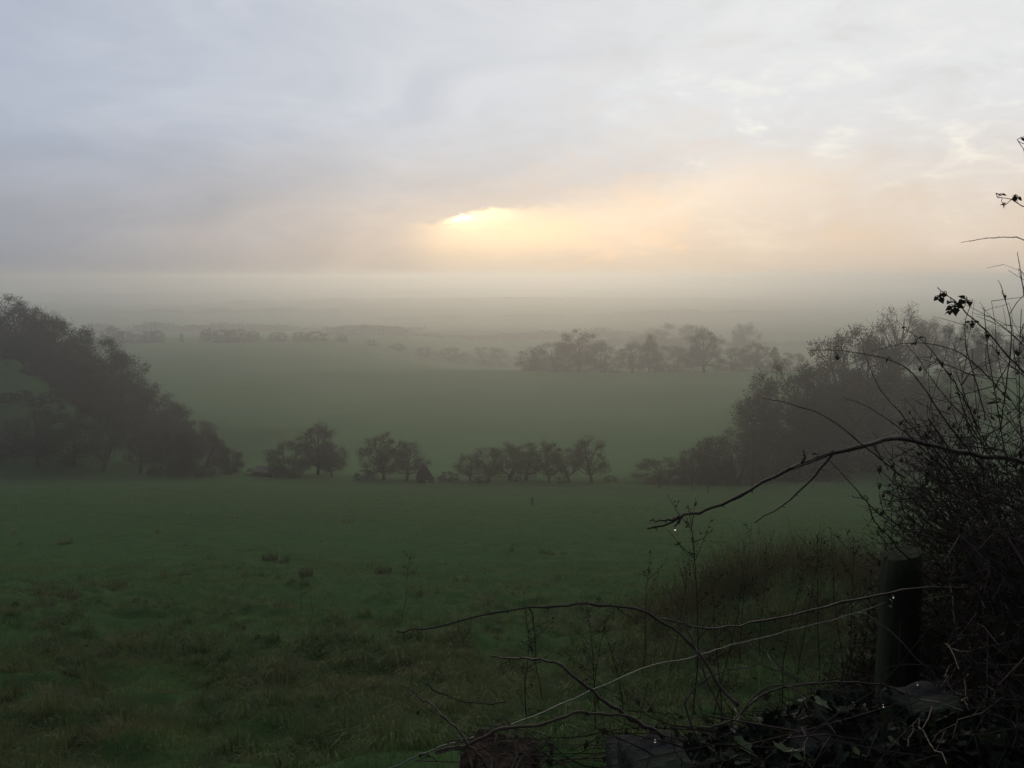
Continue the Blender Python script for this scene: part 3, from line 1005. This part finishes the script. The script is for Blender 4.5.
def stalk(px, row, top, d, var, label):
    base = pt(px, row, d)
    base.z = h1(base.x, base.y)
    top_p = pt(px, top + (.22 * (row - top) if px > 700 else 0), d)
    hh = max(.25, top_p.z - base.z)
    r_ = tag(empty("weed_stalk", base, random.random() * 6, (1.0 + .3 * hh, 1.0 + .3 * hh, hh)), label, "weed", G7)
    obj("stem", ST[var][0], r_); obj("foliage", ST[var][1], r_)


for i, (px, row, top, d, lab) in enumerate([
    (697, 575, 478, 7.0, "tall leafy dead stalk crossing the tip of the thick arching cane"),
    (712, 640, 512, 6.2, "tall dead stalk right of the leafy one at the cane tip"),
    (722, 640, 545, 6.0, "leaning dead stalk between two tall ones below the thick cane"),
    (742, 590, 500, 9.0, "slim dead stalk under the foot of the electricity pole"),
    (760, 600, 515, 9.0, "slim dead stalk right of the one under the electricity pole"),
    (645, 590, 535, 9.5, "short dead stalk left of the thick cane's tip"),
    (668, 600, 540, 9.0, "brown dead stalk under the tip of the thick cane"),
    (608, 660, 596, 7.0, "dead stalk rising behind the top of the long low arch"),
    (545, 640, 582, 8.0, "dead stalk poking above the left part of the long low arch"),
    (595, 655, 604, 6.6, "thin dead stalk just below the crown of the long low arch"),
    (625, 655, 604, 6.6, "thin dead stalk below the long low arch, left of where it bends down"),
    (535, 690, 612, 6.3, "thin dead stalk below the left part of the long low arch"),
    (800, 600, 505, 8.0, "dead stalk rising right under the fork of the thick cane"),
    (822, 610, 510, 7.5, "dead stalk left of the two brushy ones by the thicket"),
    (842, 600, 488, 7.5, "tallest dead stalk beside the left edge of the thicket"),
    (856, 610, 500, 7.0, "brushy dead stalk nearest the left edge of the thicket"),
    (785, 620, 530, 7.0, "short dead stalk in front of the brush, mid right"),
    (825, 690, 590, 5.0, "dead stalk standing left of the mossy post"),
    (845, 690, 575, 4.8, "dead stalk close to the left side of the mossy post"),
    (300, 590, 563, 20, "single thin dead stalk on the field edge at mid left"),
    (312, 590, 566, 20, "thin dead stalk twin, right of the single one at mid left"),
    (400, 590, 545, 18, "dead stalk among the rush tufts on the upper rough edge"),
]):
    stalk(px, row, top, d, i % 7, lab)

# brush that nobody could count
mb = MB()
rnd = random.Random(5)
for i in range(13000):
    px = rnd.triangular(570, 1000, 800); d = rnd.triangular(5.0, 21, 13)
    base = pt(px, 600, d); x = base.x + rnd.gauss(0, .4)
    if vnoise(np.array([x / 1.2]), np.array([d / 1.2]), 21)[0] < -.02 - (.12 if d > 12 else 0): continue
    if d < 11 and rnd.random() < .45: continue
    z = h1(x, d)
    L = rnd.uniform(.2, .95) * (0.22 + 0.88 * ss((px - 580) / 150)) * (1.1 if d > 8.5 else .5)
    p_ = Vector((x, d, z - .03)); dd = Vector((rnd.gauss(0, .42), rnd.gauss(0, .42), 1)).normalized()
    m = p_ + dd * L * .55; t = p_ + dd * L + Vector((rnd.gauss(0, .09), rnd.gauss(0, .09), 0)) * L
    w = .0026
    mb.add([p_ + Vector((w, 0, 0)), p_ - Vector((w, 0, 0)), m - Vector((w, 0, 0)), m + Vector((w, 0, 0)), t], [(0, 1, 2, 3), (3, 2, 4)])
    for j in range(5):
        c = p_.lerp(t, rnd.uniform(.25, 1)) + Vector([rnd.gauss(0, .02) for _ in range(3)])
        s = rnd.uniform(.006, .018)
        q = Quaternion([rnd.gauss(0, 1) for _ in range(4)]).normalized()
        mb.add([c + q @ Vector(v) * s for v in ((-1, 0, 0), (0, -.45, .1), (1, 0, 0), (0, .45, .1))], [(0, 1, 2, 3)])
tag(obj("undergrowth", mb.mesh("undergrowth", M['rough'])), "rough brown undergrowth of dead weeds below the thicket", "undergrowth", kind="stuff")


# ------------------------------------------------------------------ leaves and canes
def leaf_geo(kind, rnd, s):
    if kind == 'ivy':
        out = [(0, -.1), (.32, -.28), (.55, .0), (.34, .22), (.42, .55), (.16, .5), (0, 1.0), (-.16, .5), (-.42, .55), (-.34, .22), (-.55, .0), (-.32, -.28)]
    else:
        out = [(0, 0), (.2, .1), (.36, .33), (.30, .52), (.33, .6), (.17, .82), (0, 1.05), (-.17, .82), (-.33, .6), (-.30, .52), (-.36, .33), (-.2, .1)]
    fold = rnd.uniform(.15, .6); curl = rnd.uniform(-.5, .2)
    vs = [Vector((x * s, y * s, (abs(x) * fold + curl * y * y * .6) * s)) for x, y in out]
    c = [Vector((0, .12 * s, 0)), Vector((0, .55 * s, curl * .18 * s))]
    V = vs + c
    n = len(vs)
    Fs = []
    for i in range(n):
        j = (i + 1) % n
        yi = (out[i][1] + out[j][1]) / 2
        Fs.append((i, j, n + (1 if yi > .35 else 0)))
    Fs.append((n, 3, n + 1)); Fs.append((n, n + 1, 9))
    return V, Fs


def add_leaf(mb, p, s, rnd, kind='bramble', face=None, tri=False):
    a = rnd.random() * 6.28
    tilt = rnd.uniform(-.2, 1.5)
    q = Matrix.Rotation(a, 3, 'Z') @ Matrix.Rotation(-tilt, 3, 'X') @ Matrix.Rotation(rnd.gauss(0, .5), 3, 'Y')
    for k, (ang, sc) in enumerate([(0, 1.0), (1.15, .8), (-1.15, .8)] if tri else [(0, 1.0)]):
        V, Fs = leaf_geo(kind, rnd, s * sc)
        rr = Matrix.Rotation(ang, 3, 'Z')
        mb.add([Vector(p) + q @ (rr @ v) for v in V], Fs)


def wobble(pts, amp, rnd):
    out = []
    for i, p in enumerate(pts):
        out.append(p + Vector((rnd.gauss(0, amp), rnd.gauss(0, amp), rnd.gauss(0, amp))) if 0 < i < len(pts) - 1 else p)
    return out


def thorns(mb, pts, radii, step, L, rnd):
    acc = 0
    for i in range(len(pts) - 1):
        seg = pts[i + 1] - pts[i]
        acc += seg.length
        if acc < step * rnd.uniform(.7, 1.4): continue
        acc = 0
        t = seg.normalized(); o = t.orthogonal().normalized()
        o.rotate(Quaternion(t, rnd.random() * 6.28))
        r = radii[i]; b = pts[i] + o * r * .6
        tip = b + o * L * rnd.uniform(.7, 1.2) - t * L * .4
        w = t.cross(o)
        rr = L * .22
        mb.add([b + t * rr, b + w * rr * .8, b - t * rr, b - w * rr * .8, tip], [(0, 1, 4), (1, 2, 4), (2, 3, 4), (3, 0, 4)])


G8 = "bare bramble canes arching over the field"


def cane(label, path, r0, r1, mat='cane', leaves=(), twigs=(), thorn=.0, group=G8, name='bramble_cane', cat='bramble cane', sides=6, n=40, seed=0, amp=None):
    """path: (px,row,d) points; leaves: (t, size, count); twigs: lists of (px,row,d)"""
    rnd = random.Random(hash(label) % 9999 if False else sum(map(ord, label)))
    P = spline([pt(*q) for q in path], n)
    P = wobble(P, amp if amp is not None else r0 * .35, rnd)
    kink = [Vector([rnd.gauss(0, r0 * 1.1) for _ in range(3)]) for _ in range(len(P) // 5 + 3)]
    P = [q + kink[i // 5].lerp(kink[i // 5 + 1], (i % 5) / 5) * (1 if 0 < i else 0) for i, q in enumerate(P)]
    org = P[0].copy()
    P = [q - org for q in P]
    rad = [r0 + (r1 * .7 - r0) * i / (len(P) - 1) for i in range(len(P))]
    for i in range(0, len(rad), 5): rad[i] *= 1.28
    root = tag(empty(name, org), label, cat, group)
    mb = MB(); mb.tube(P, rad, sides)
    if thorn: thorns(mb, P, rad, .03, thorn, rnd)
    obj("stem", mb.mesh("cane_stem", M[mat], True), root)
    for tw in twigs:
        Q = wobble(spline([pt(*q) - org for q in tw], 12), r1 * .5, rnd)
        # root the twig on the stem
        near = min(P, key=lambda v: (v - Q[0]).length)
        Q[0] = near
        m2 = MB(); rr = [max(.0012, r0 * .55 * (1 - .6 * i / (len(Q) - 1))) for i in range(len(Q))]
        m2.tube(Q, rr, 5)
        if thorn: thorns(m2, Q, rr, .035, thorn * .8, rnd)
        obj("side_twig", m2.mesh("cane_twig", M[mat], True), root)
    for (t, s, c) in leaves:
        for k in range(c):
            i = max(0, min(len(P) - 1, int((t + (rnd.uniform(-.05, .05) if c > 1 else 0)) * (len(P) - 1))))
            m3 = MB()
            off = Vector((rnd.gauss(0, s * .4), rnd.gauss(0, s * .3), rnd.choice((-1, 1)) * s * rnd.uniform(.3, .9)))
            m3.tube([P[i], P[i] + off * .5, P[i] + off], .0009, 3)
            add_leaf(m3, P[i] + off, s, rnd, tri=(s > .02))
            obj("leaf", m3.mesh("cane_leaf", M['leaf']), root)
    return root


# thick arch from the thicket towards the left, with fork
cane("thick thorny bare cane arching left across the grove's foot with a fork",
     [(1035, 462, 2.3), (985, 455, 2.25), (930, 447, 2.2), (885, 443, 2.15), (845, 447, 2.1), (800, 462, 2.05), (750, 485, 2.0), (710, 507, 2.0), (680, 518, 2.0), (648, 530, 2.0)],
     .0072, .0028, thorn=.011, leaves=[(.53, .018, 1)],
     twigs=[[(838, 449, 2.1), (815, 475, 2.08), (790, 500, 2.05), (755, 523, 2.0)], [(803, 461, 2.05), (805, 456, 2.05), (803, 450, 2.04)], [(838, 449, 2.1), (812, 462, 2.06), (788, 469, 2.02)],
            [(684, 516, 2.0), (668, 520, 2.0), (650, 521, 1.99)], [(681, 517, 2.0), (678, 523, 2.0), (675, 527, 2.0)], [(870, 443, 2.15), (880, 455, 2.1), (888, 470, 2.05)]])
cane("long low bramble arch sweeping left over the grass then down to the wall",
     [(738, 705, 2.15), (722, 685, 2.2), (700, 656, 2.25), (670, 629, 2.3), (640, 611, 2.3), (600, 604, 2.3), (560, 604, 2.3), (520, 609, 2.3), (470, 620, 2.3), (425, 629, 2.3), (396, 632, 2.3)],
     .0048, .0028, thorn=.010, twigs=[[(530, 606, 2.3), (534, 630, 2.32), (536, 660, 2.34)], [(614, 604, 2.3), (622, 612, 2.3), (632, 618, 2.3)]])
cane("pale green cane running level from the low arch to past the mossy post",
     [(1060, 612, 2.7), (1015, 597, 2.65), (970, 588, 2.6), (930, 587, 2.6), (890, 594, 2.6), (840, 604, 2.55), (780, 618, 2.5), (730, 625, 2.42), (690, 624, 2.36), (660, 621, 2.31)],
     .0045, .003, thorn=.008)
cane("dark cane curving down to the wall's leftmost coping stone",
     [(664, 738, 1.95), (640, 725, 1.95), (612, 708, 1.98), (585, 683, 2.0), (562, 663, 2.02), (535, 657, 2.05), (505, 657, 2.1), (488, 655, 2.12)],
     .0052, .0022, thorn=.009)
cane("pale bowed stem lying from the rotten stump to the coping stone",
     [(436, 752, 1.9), (470, 741, 1.9), (520, 727, 1.92), (565, 717, 1.94), (605, 713, 1.95), (635, 719, 1.95), (658, 731, 1.95)],
     .0042, .0036, mat='cane_pale')
cane("thin straight twig rising left from the rotten stump",
     [(490, 770, 1.82), (468, 742, 1.86), (445, 714, 1.92), (422, 697, 1.98), (400, 687, 2.0)], .003, .0016, thorn=.006)
cane("short pale curved twig hanging over grass left of the stump",
     [(428, 684, 2.2), (440, 693, 2.2), (458, 701, 2.2), (480, 704, 2.2), (506, 702, 2.2)], .0022, .0028, mat='cane_pale')
cane("pair-forming thin cane descending to the wall left of the ivy",
     [(722, 720, 2.1), (712, 690, 2.14), (698, 655, 2.2), (690, 634, 2.25), (676, 605, 2.3), (660, 585, 2.35)], .0034, .0016, thorn=.007)
cane("brown looped runner lying along the ivy on the wall",
     [(738, 714, 2.05), (756, 700, 2.1), (775, 690, 2.1), (800, 684, 2.1), (840, 682, 2.1), (880, 686, 2.12), (905, 694, 2.14)], .0034, .003)
cane("pale brown loop arching out of the ivy beside the green leaves",
     [(700, 728, 1.9), (730, 724, 1.9), (752, 700, 1.95), (775, 687, 1.95), (800, 692, 1.93), (822, 712, 1.9), (835, 735, 1.85)], .003, .0022, mat='cane_pale')

G9 = "thin canes and twigs reaching out of the thicket"
for lab, path, r0, r1, lv in [
    ("leafy topmost cane of the thicket drooping towards the pale tree", [(1050, 400, 2.2), (1024, 372, 2.15), (998, 345, 2.1), (970, 318, 2.05), (955, 302, 2.0), (938, 289, 2.0)], .0035, .0014,
     [(.99, .013, 1), (.93, .012, 1), (.88, .016, 2), (.80, .015, 2), (.72, .017, 1), (.62, .013, 1), (.5, .012, 1)]),
    ("isolated leafy twig tip entering from the right border high in the sky", [(1064, 226, 2.0), (1044, 216, 2.0), (1024, 207, 2.0), (1008, 199, 2.0), (996, 197, 2.0)], .0022, .001, [(.98, .010, 1), (.9, .010, 2), (.7, .011, 2), (.62, .010, 1)]),
    ("single leaf on a twig at the right border, highest of all", [(1060, 156, 2.0), (1036, 146, 2.0), (1016, 141, 2.0)], .002, .001, [(1.0, .011, 2)]),
    ("thin leafless twig bowing in from the right border against the sky", [(1075, 262, 2.0), (1050, 246, 2.0), (1020, 239, 2.0), (990, 237, 2.0), (962, 243, 2.0)], .0024, .0010, []),
    ("upright thin cane ending in a point near the right border", [(1040, 420, 2.2), (1034, 360, 2.15), (1028, 310, 2.1), (1022, 275, 2.1), (1017, 252, 2.1)], .003, .0012, []),
    ("slanting leafy twig left of the topmost cane, tip beside the pale tree", [(980, 430, 2.2), (962, 395, 2.15), (945, 370, 2.1), (925, 345, 2.05), (900, 328, 2.0)], .0028, .001, [(.95, .009, 1), (.87, .010, 2), (.78, .010, 1), (.6, .012, 2), (.5, .010, 1)]),
    ("longest thin cane reaching left across the grove at its middle height", [(985, 470, 2.2), (950, 425, 2.15), (920, 385, 2.1), (890, 362, 2.05), (850, 352, 2.0), (808, 350, 1.98)], .003, .0011, [(.86, .011, 2), (.6, .01, 1)]),
    ("gently bowed thin cane above the longest one", [(1010, 400, 2.3), (975, 365, 2.25), (945, 347, 2.2), (905, 344, 2.15), (872, 352, 2.1)], .0026, .001, []),
    ("thin straight cane slanting down beneath the longest one", [(965, 490, 2.2), (935, 450, 2.15), (905, 418, 2.1), (880, 385, 2.05), (862, 346, 2.0)], .0026, .001, []),
    ("thin cane rising left over the thick arch to the grove's dark heart", [(905, 478, 2.1), (875, 455, 2.08), (845, 430, 2.05), (815, 412, 2.0), (780, 402, 2.0), (763, 397, 1.98)], .0028, .0012, []),
    ("straight thin cane just above the thick arch, pointing up left", [(960, 480, 2.2), (925, 450, 2.15), (895, 425, 2.1), (865, 405, 2.05), (843, 397, 2.02)], .0026, .001, []),
    ("fine twig crossing below the leafy slanting one", [(990, 455, 2.2), (965, 420, 2.15), (940, 390, 2.1), (915, 355, 2.08), (905, 340, 2.05)], .0022, .0009, [(.7, .009, 1)]),
    ("upright thin twig between two slanting canes, bent at its tip", [(985, 420, 2.2), (975, 380, 2.15), (968, 350, 2.1), (966, 320, 2.1), (972, 300, 2.1)], .0022, .001, [(.6, .01, 1)]),
    ("steep thin cane near the right border crossing the upright one", [(1000, 430, 2.1), (1006, 380, 2.1), (1012, 330, 2.05), (1005, 295, 2.0), (1000, 280, 2.0)], .0024, .001, [(.85, .010, 1)]),
    ("drooping twig with knobbly buds under the thick arch", [(955, 545, 2.2), (920, 535, 2.15), (890, 520, 2.1), (865, 500, 2.05), (838, 470, 2.03), (825, 455, 2.05)], .003, .0012, [(.5, .010, 2), (.35, .011, 2)]),
    ("knobbly dark branch hooking left at the thicket's left edge", [(960, 600, 2.4), (925, 575, 2.35), (900, 552, 2.3), (880, 525, 2.25), (868, 503, 2.2), (855, 495, 2.2)], .004, .0016, [(.9, .010, 2), (.75, .011, 2), (.6, .011, 2)]),
]:
    cane(lab, path, r0 * .72, r1 * .8, mat='thicket', leaves=[(t, q * 1.6, c) for t, q, c in lv], thorn=.004, group=G9, sides=5, n=30)

# ------------------------------------------------------------------ thicket
root = tag(empty("bramble_thicket", (2.0, 2.9, -2.1)), "dense dark thicket of bare brambles and hawthorn filling the right side", "thicket")
org = root.location.copy()
st, tw, lf = MB(), MB(), MB()
rnd = random.Random(77)


def rough_h(x, d):
    return h1(x, d)


def thicket_limit(px):
    return float(np.interp(px, [800, 845, 870, 885, 915, 955, 1000, 1040, 1300], [720, 640, 525, 450, 380, 310, 258, 235, 220]))


def beyond(q, slack):
    dep = q.y * CP - q.z * SP
    ppx = 512 + F * q.x / dep
    r_ = row_of(q)
    if q.y < 3.35 and ppx < 945 and 535 < r_ < 700: return True
    return r_ < thicket_limit(ppx) + slack


for i in range(1350):
    by = rnd.uniform(2.25, 3.9)
    bx = by * (rnd.triangular(.46, 1.15, .62)) + rnd.gauss(0, .05)
    z = rough_h(bx, by)
    p_ = Vector((bx, by, z - .03))
    out = Vector((rnd.gauss(-.12, .33), rnd.gauss(-.06, .28), 1)).normalized()
    L = rnd.uniform(1.0, 2.5)
    slack = abs(rnd.gauss(0, 48)) - 10
    nseg = 12
    pts = [p_]
    d_ = out
    bend = Vector((rnd.gauss(-.1, .1), rnd.gauss(-.02, .08), -rnd.uniform(.02, .13)))
    for k in range(nseg):
        d_ = (d_ + bend + Vector([rnd.gauss(0, .07) for _ in range(3)])).normalized()
        nx = pts[-1] + d_ * L / nseg
        if nx.y < 1.7 or (beyond(nx, slack) and (k > 2 or nx.y < 3.3)): break
        pts.append(nx)
    nseg = len(pts) - 1
    if nseg < 4: continue
    r0 = rnd.uniform(.0025, .0055)
    rad = [r0 * (1 - .7 * k / nseg) for k in range(nseg + 1)]
    st.tube([q - org for q in pts], rad, 4, cap=False)
    for k in range(rnd.randint(9, 15)):
        t = rnd.uniform(.25, 1); j = min(nseg - 1, int(t * nseg)); q = pts[j].lerp(pts[j + 1], t * nseg - j)
        td = (d_ * .4 + Vector((rnd.gauss(-.25, .8), rnd.gauss(0, .8), rnd.gauss(.35, .6)))).normalized()
        tl = rnd.uniform(.12, .48)
        tp = [q]
        for m in range(5):
            td = (td + Vector([rnd.gauss(0, .14) for _ in range(3)])).normalized()
            tp.append(tp[-1] + td * tl / 5)
        if beyond(tp[-1], -12) or tp[-1].y < 1.6: continue
        tw.tube([v - org for v in tp], [.0021 - .00026 * m for m in range(6)], 3, cap=False)
        for m in range(rnd.randint(1, 3)):
            e = tp[rnd.randint(2, 5)]
            sd2 = (td + Vector([rnd.gauss(0, .8) for _ in range(3)])).normalized()
            tw.tube([e - org, e + sd2 * rnd.uniform(.04, .14) - org], [.0013, .0007], 3, cap=False)
            if e.z < -.25 and rnd.random() < .55:
                for _ in range(rnd.randint(1, 2)):
                    add_leaf(lf, e + Vector([rnd.gauss(0, .02) for _ in range(3)]) - org, rnd.uniform(.012, .03), rnd)
            elif rnd.random() < .06:
                add_leaf(lf, e - org, rnd.uniform(.008, .016), rnd)
obj("stems", st.mesh("thicket_stems", M['thicket'], True), root)
obj("twigs", tw.mesh("thicket_twigs", M['thicket']), root)
obj("foliage", lf.mesh("thicket_foliage", M['leaf']), root)

# ------------------------------------------------------------------ post and wire
pp = pt(902, 553, 3.2)
zb = h1(pp.x, pp.y)
hh = pp.z - zb
root = tag(empty("fence_post", (pp.x, pp.y, zb)), "stout mossy round fence post standing behind the ivy-covered wall", "post")
mb = MB()
pts, rad = [], []
for k in range(14):
    t = k / 13
    pts.append((.012 * math.sin(t * 3), .01 * math.sin(t * 2 + 1), -.3 + t * (hh + .3)))
    rad.append(.077 * (1 + .03 * math.sin(k * 1.7)) if k < 13 else .070)
mb.tube(pts, rad, 18)
pm = mb.mesh("post_shaft", M['post'], True)
for v in pm.vertices:
    a = math.atan2(v.co.y, v.co.x)
    k = 1 + .035 * math.sin(a * 5 + 1) + .025 * math.sin(a * 9)
    v.co.x *= k; v.co.y *= k
    if v.co.z > hh - .02: v.co.z += .018 * v.co.x / .08
for pl in pm.polygons:
    if len(pl.vertices) > 4: pl.use_smooth = False
obj("shaft", pm, root)
stp = MB(); a0 = pt(884, 597, 3.1)
stp.tube([(-.06, -.05, hh - .165), (-.06, -.072, hh - .165), (-.06, -.072, hh - .19), (-.06, -.05, hh - .19)], .0022, 5)
obj("staple", stp.mesh("post_staple", M['wire']), root)

wp = [(300, 800, 1.75), (392, 767, 1.85), (425, 752, 1.9), (455, 742, 1.95), (500, 729, 2.05), (560, 705, 2.2), (640, 670, 2.42), (700, 655, 2.6), (740, 643, 2.72), (800, 628, 2.88), (850, 615, 3.0), (886, 602, 3.09)]
P = wobble(spline([pt(*q) for q in wp], 60), .0015, random.Random(3))
mb = MB(); mb.tube(P, .0015, 6)
tag(obj("fence_wire", mb.mesh("fence_wire", M['wire'], True)), "pale slack fence wire running from the bottom edge up to the mossy post", "wire")
mb = MB()
mb.tube(wobble(spline([pt(*q) for q in [(922, 600, 3.12), (970, 592, 3.2), (1040, 588, 3.3), (1120, 590, 3.4)]], 20), .002, random.Random(4)), .0014, 6)
tag(obj("fence_wire", mb.mesh("fence_wire", M['wire'], True)), "fence wire continuing right from the mossy post into the thicket", "wire")

# ------------------------------------------------------------------ wall, ivy, stump
def wtop(x):
    return -1.60 + .33 * float(ss((x - .22) / .2)) + .11 * float(ss((x - .4) / .6))


root = tag(empty("stone_wall", (1.0, 2.05, -1.66)), "low rubble stone wall under ivy along the bottom right", "wall")
org = root.location.copy()
body = MB(); rnd = random.Random(9)
x = -.6
while x < 3.6:
    z = -1.80
    while z < wtop(x) - .12:
        w, hgt = rnd.uniform(.16, .34), rnd.uniform(.08, .13)
        for yy in (1.93, 2.19):
            body.box((x + rnd.uniform(-.05, .05) - org.x, yy + rnd.uniform(-.02, .02) - org.y, z + hgt / 2 - org.z), (w, .27, hgt), rnd.gauss(0, .05), .015)
        z += hgt * .98
    x += .2
bo = obj("stonework", body.mesh("wall_stonework", M['stone']), root)
bv = bo.modifiers.new("bevel", 'BEVEL'); bv.width = .012; bv.segments = 2
for px, row, w, dd, hgt, rz, d in [(655, 753, .15, .19, .08, .12, 2.02), (835, 732, .24, .22, .08, -.08, 2.06), (925, 699, .16, .16, .055, .2, 2.12), (1010, 712, .25, .22, .08, 0, 2.1)]:
    c = pt(px, row, d)
    bmx = bmesh.new()
    bmesh.ops.create_cube(bmx, size=1.0)
    bmesh.ops.subdivide_edges(bmx, edges=bmx.edges[:], cuts=9, use_grid_fill=True)
    sd0 = px * .37
    for v in bmx.verts:
        q = v.co.copy()
        k = 1 / (abs(q.x * 2) ** 7 + abs(q.y * 2) ** 7 + abs(q.z * 2) ** 7) ** (1 / 7)
        q = q * k
        nn = float(vnoise(np.array([q.x * 3 + sd0]), np.array([q.y * 3 + q.z * 2.1]), 41)[0]) * .16 + float(vnoise(np.array([q.x * 8 + sd0]), np.array([q.y * 8 + q.z * 5]), 42)[0]) * .07
        q = q * (1 + nn)
        v.co = Vector((q.x * w, q.y * dd, q.z * hgt * (1.25 + .3 * q.x) - hgt / 2))
    bmesh.ops.rotate(bmx, verts=bmx.verts, cent=(0, 0, 0), matrix=Matrix.Rotation(rz, 3, 'Z'))
    me = bpy.data.meshes.new("coping_stone"); bmx.to_mesh(me); bmx.free()
    me.materials.append(M['stone'])
    o = obj("coping_stone", me, root); o.location = c - org

root = tag(empty("ivy", (1.0, 2.0, -1.1)), "dark ivy tangle smothering the top of the wall", "ivy")
org = root.location.copy()
lf, vs_, br = MB(), MB(), MB()
for i in range(3600):
    x = rnd.uniform(.24, 2.6); y = rnd.gauss(1.98, .17)
    hump = .05 + .07 * float(vnoise(np.array([x * 4]), np.array([y * 4]), 31)[0]) + .05 * float(ss((x - .5) / .5))
    z = wtop(x) + hump * rnd.random() ** .4 - max(0, abs(y - 2.03) - .12) * 1.1
    if .325 < x / y * 1.0 < .36: pass
    # leave the two coping stones bare
    q = Vector((x, y, z))
    dep = q.y * CP - q.z * SP
    ppx = 512 + F * q.x / dep; prow = row_of(q)
    if 622 < ppx < 684 and prow < 758: continue
    if 893 < ppx < 948 and 684 < prow < 706: continue
    add_leaf(lf, q - org, rnd.uniform(.018, .042), rnd, 'ivy')
for i in range(130):
    x = rnd.uniform(.42, 2.4); y = rnd.gauss(2.0, .12); p_ = Vector((x, y, wtop(x) + .05)); d_ = Vector((rnd.gauss(0, 1), rnd.gauss(0, .5), rnd.gauss(0, .25))).normalized(); pts = [p_]
    for k in range(8):
        d_ = (d_ + Vector((rnd.gauss(0, .3), rnd.gauss(0, .3), rnd.gauss(-.05, .25)))).normalized()
        pts.append(pts[-1] + d_ * .05)
    vs_.tube([v - org for v in pts], [.0028 - .0002 * k for k in range(9)], 4)
obj("foliage", lf.mesh("ivy_foliage", M['ivy']), root)
obj("stems", vs_.mesh("ivy_stems", M['cane']), root)
for px, row, s, d in [(738, 745, .055, 1.86), (785, 752, .06, 1.84), (800, 760, .045, 1.82), (818, 702, .04, 1.95), (855, 752, .03, 1.9), (892, 742, .035, 1.9)]:
    m_ = MB(); c = pt(px, row, d)
    V, Fs = leaf_geo('ivy', rnd, s)
    q = Matrix.Rotation(rnd.uniform(-2.4, -.6), 3, 'Z') @ Matrix.Rotation(-.35, 3, 'X')
    m_.add([c + q @ v - org for v in V], Fs)
    o = obj("leaf", m_.mesh("ivy_bright_leaf", M['ivy_bright']), root); o["label"] = "larger bright green ivy leaf"

sp = pt(500, 752, 1.9)
root = tag(empty("rotten_stump", (sp.x, sp.y, -1.75)), "rotten broken stump top with dead twigs at the bottom edge", "stump")
mb = MB(); hs = sp.z + 1.75
pts = [(0, 0, -.1 + (hs + .1) * k / 9) for k in range(10)]
mb.tube(pts, [.115, .112, .108, .104, .103, .10, .10, .10, .098, .09], 22)
sm_ = mb.mesh("stump_wood", M['stump'])
for v in sm_.vertices:
    a = math.atan2(v.co.y, v.co.x)
    k = 1 + .06 * math.sin(a * 4) + .05 * math.sin(a * 11 + 2)
    v.co.x *= k; v.co.y *= k
    if v.co.z > hs - .02: v.co.z += .010 * math.sin(a * 3 + 1) + .007 * math.sin(a * 7)
obj("stump_wood", sm_, root)
deb = MB()
for i in range(70):
    a = rnd.random() * 6.28; r = .11 * rnd.random() ** .5
    p_ = Vector((math.cos(a) * r, math.sin(a) * r, hs + rnd.uniform(-.01, .015)))
    d_ = Vector((rnd.gauss(0, 1), rnd.gauss(0, 1), rnd.gauss(.1, .25))).normalized(); L = rnd.uniform(.03, .13)
    deb.tube([p_ - d_ * L / 2, p_ + Vector((0, 0, rnd.gauss(.008, .006))), p_ + d_ * L / 2], [.0022, .002, .0012], 4)
obj("dead_twigs", deb.mesh("stump_twigs", M['cane_pale']), root)

# ------------------------------------------------------------------ dew drops
dm = MB()
prof = [(0.0, -.0034), (.0019, -.0029), (.0031, -.0013), (.0033, .0004), (.0026, .002), (.0012, .0036), (.0, .0048)]
dm.tube([(0, 0, z) for _, z in prof], [max(r, .0001) for r, _ in prof], 12)
dme = dm.mesh("dew_drop", M['dew'], True)
for px, row, d, s, lab in [(893, 597, 2.6, 1.1, "dewdrop under the level green cane where it passes the mossy post"), (917, 684, 2.12, 1.0, "dewdrop glinting just above the right coping stone"),
                           (883, 706, 1.98, 1.0, "dewdrop glinting in the ivy below the mossy post"), (655, 741, 1.86, 1.0, "dewdrop hanging at the end of the dark cane by the coping stone"),
                           (675, 529, 2.0, 1.1, "dewdrop hanging near the tip of the thick arching cane"), (968, 667, 2.3, .9, "dewdrop in the thicket right of the mossy post")]:
    o = tag(obj("dew_drop", dme), lab, "dewdrop", "dewdrops glinting on the canes and ivy"); o.location = pt(px, row, d); o.scale = (s, s, s)

# ------------------------------------------------------------------ render settings
SC.view_settings.view_transform = 'Standard'
SC.view_settings.look = 'None'
SC.view_settings.exposure = 0
SC.view_settings.gamma = 1
SC.view_settings.use_curve_mapping = False
cy = SC.cycles
cy.max_bounces = 5
cy.diffuse_bounces = 2
cy.volume_bounces = 2
cy.transmission_bounces = 4
cy.use_denoising = True
cy.caustics_reflective = False
cy.caustics_refractive = False
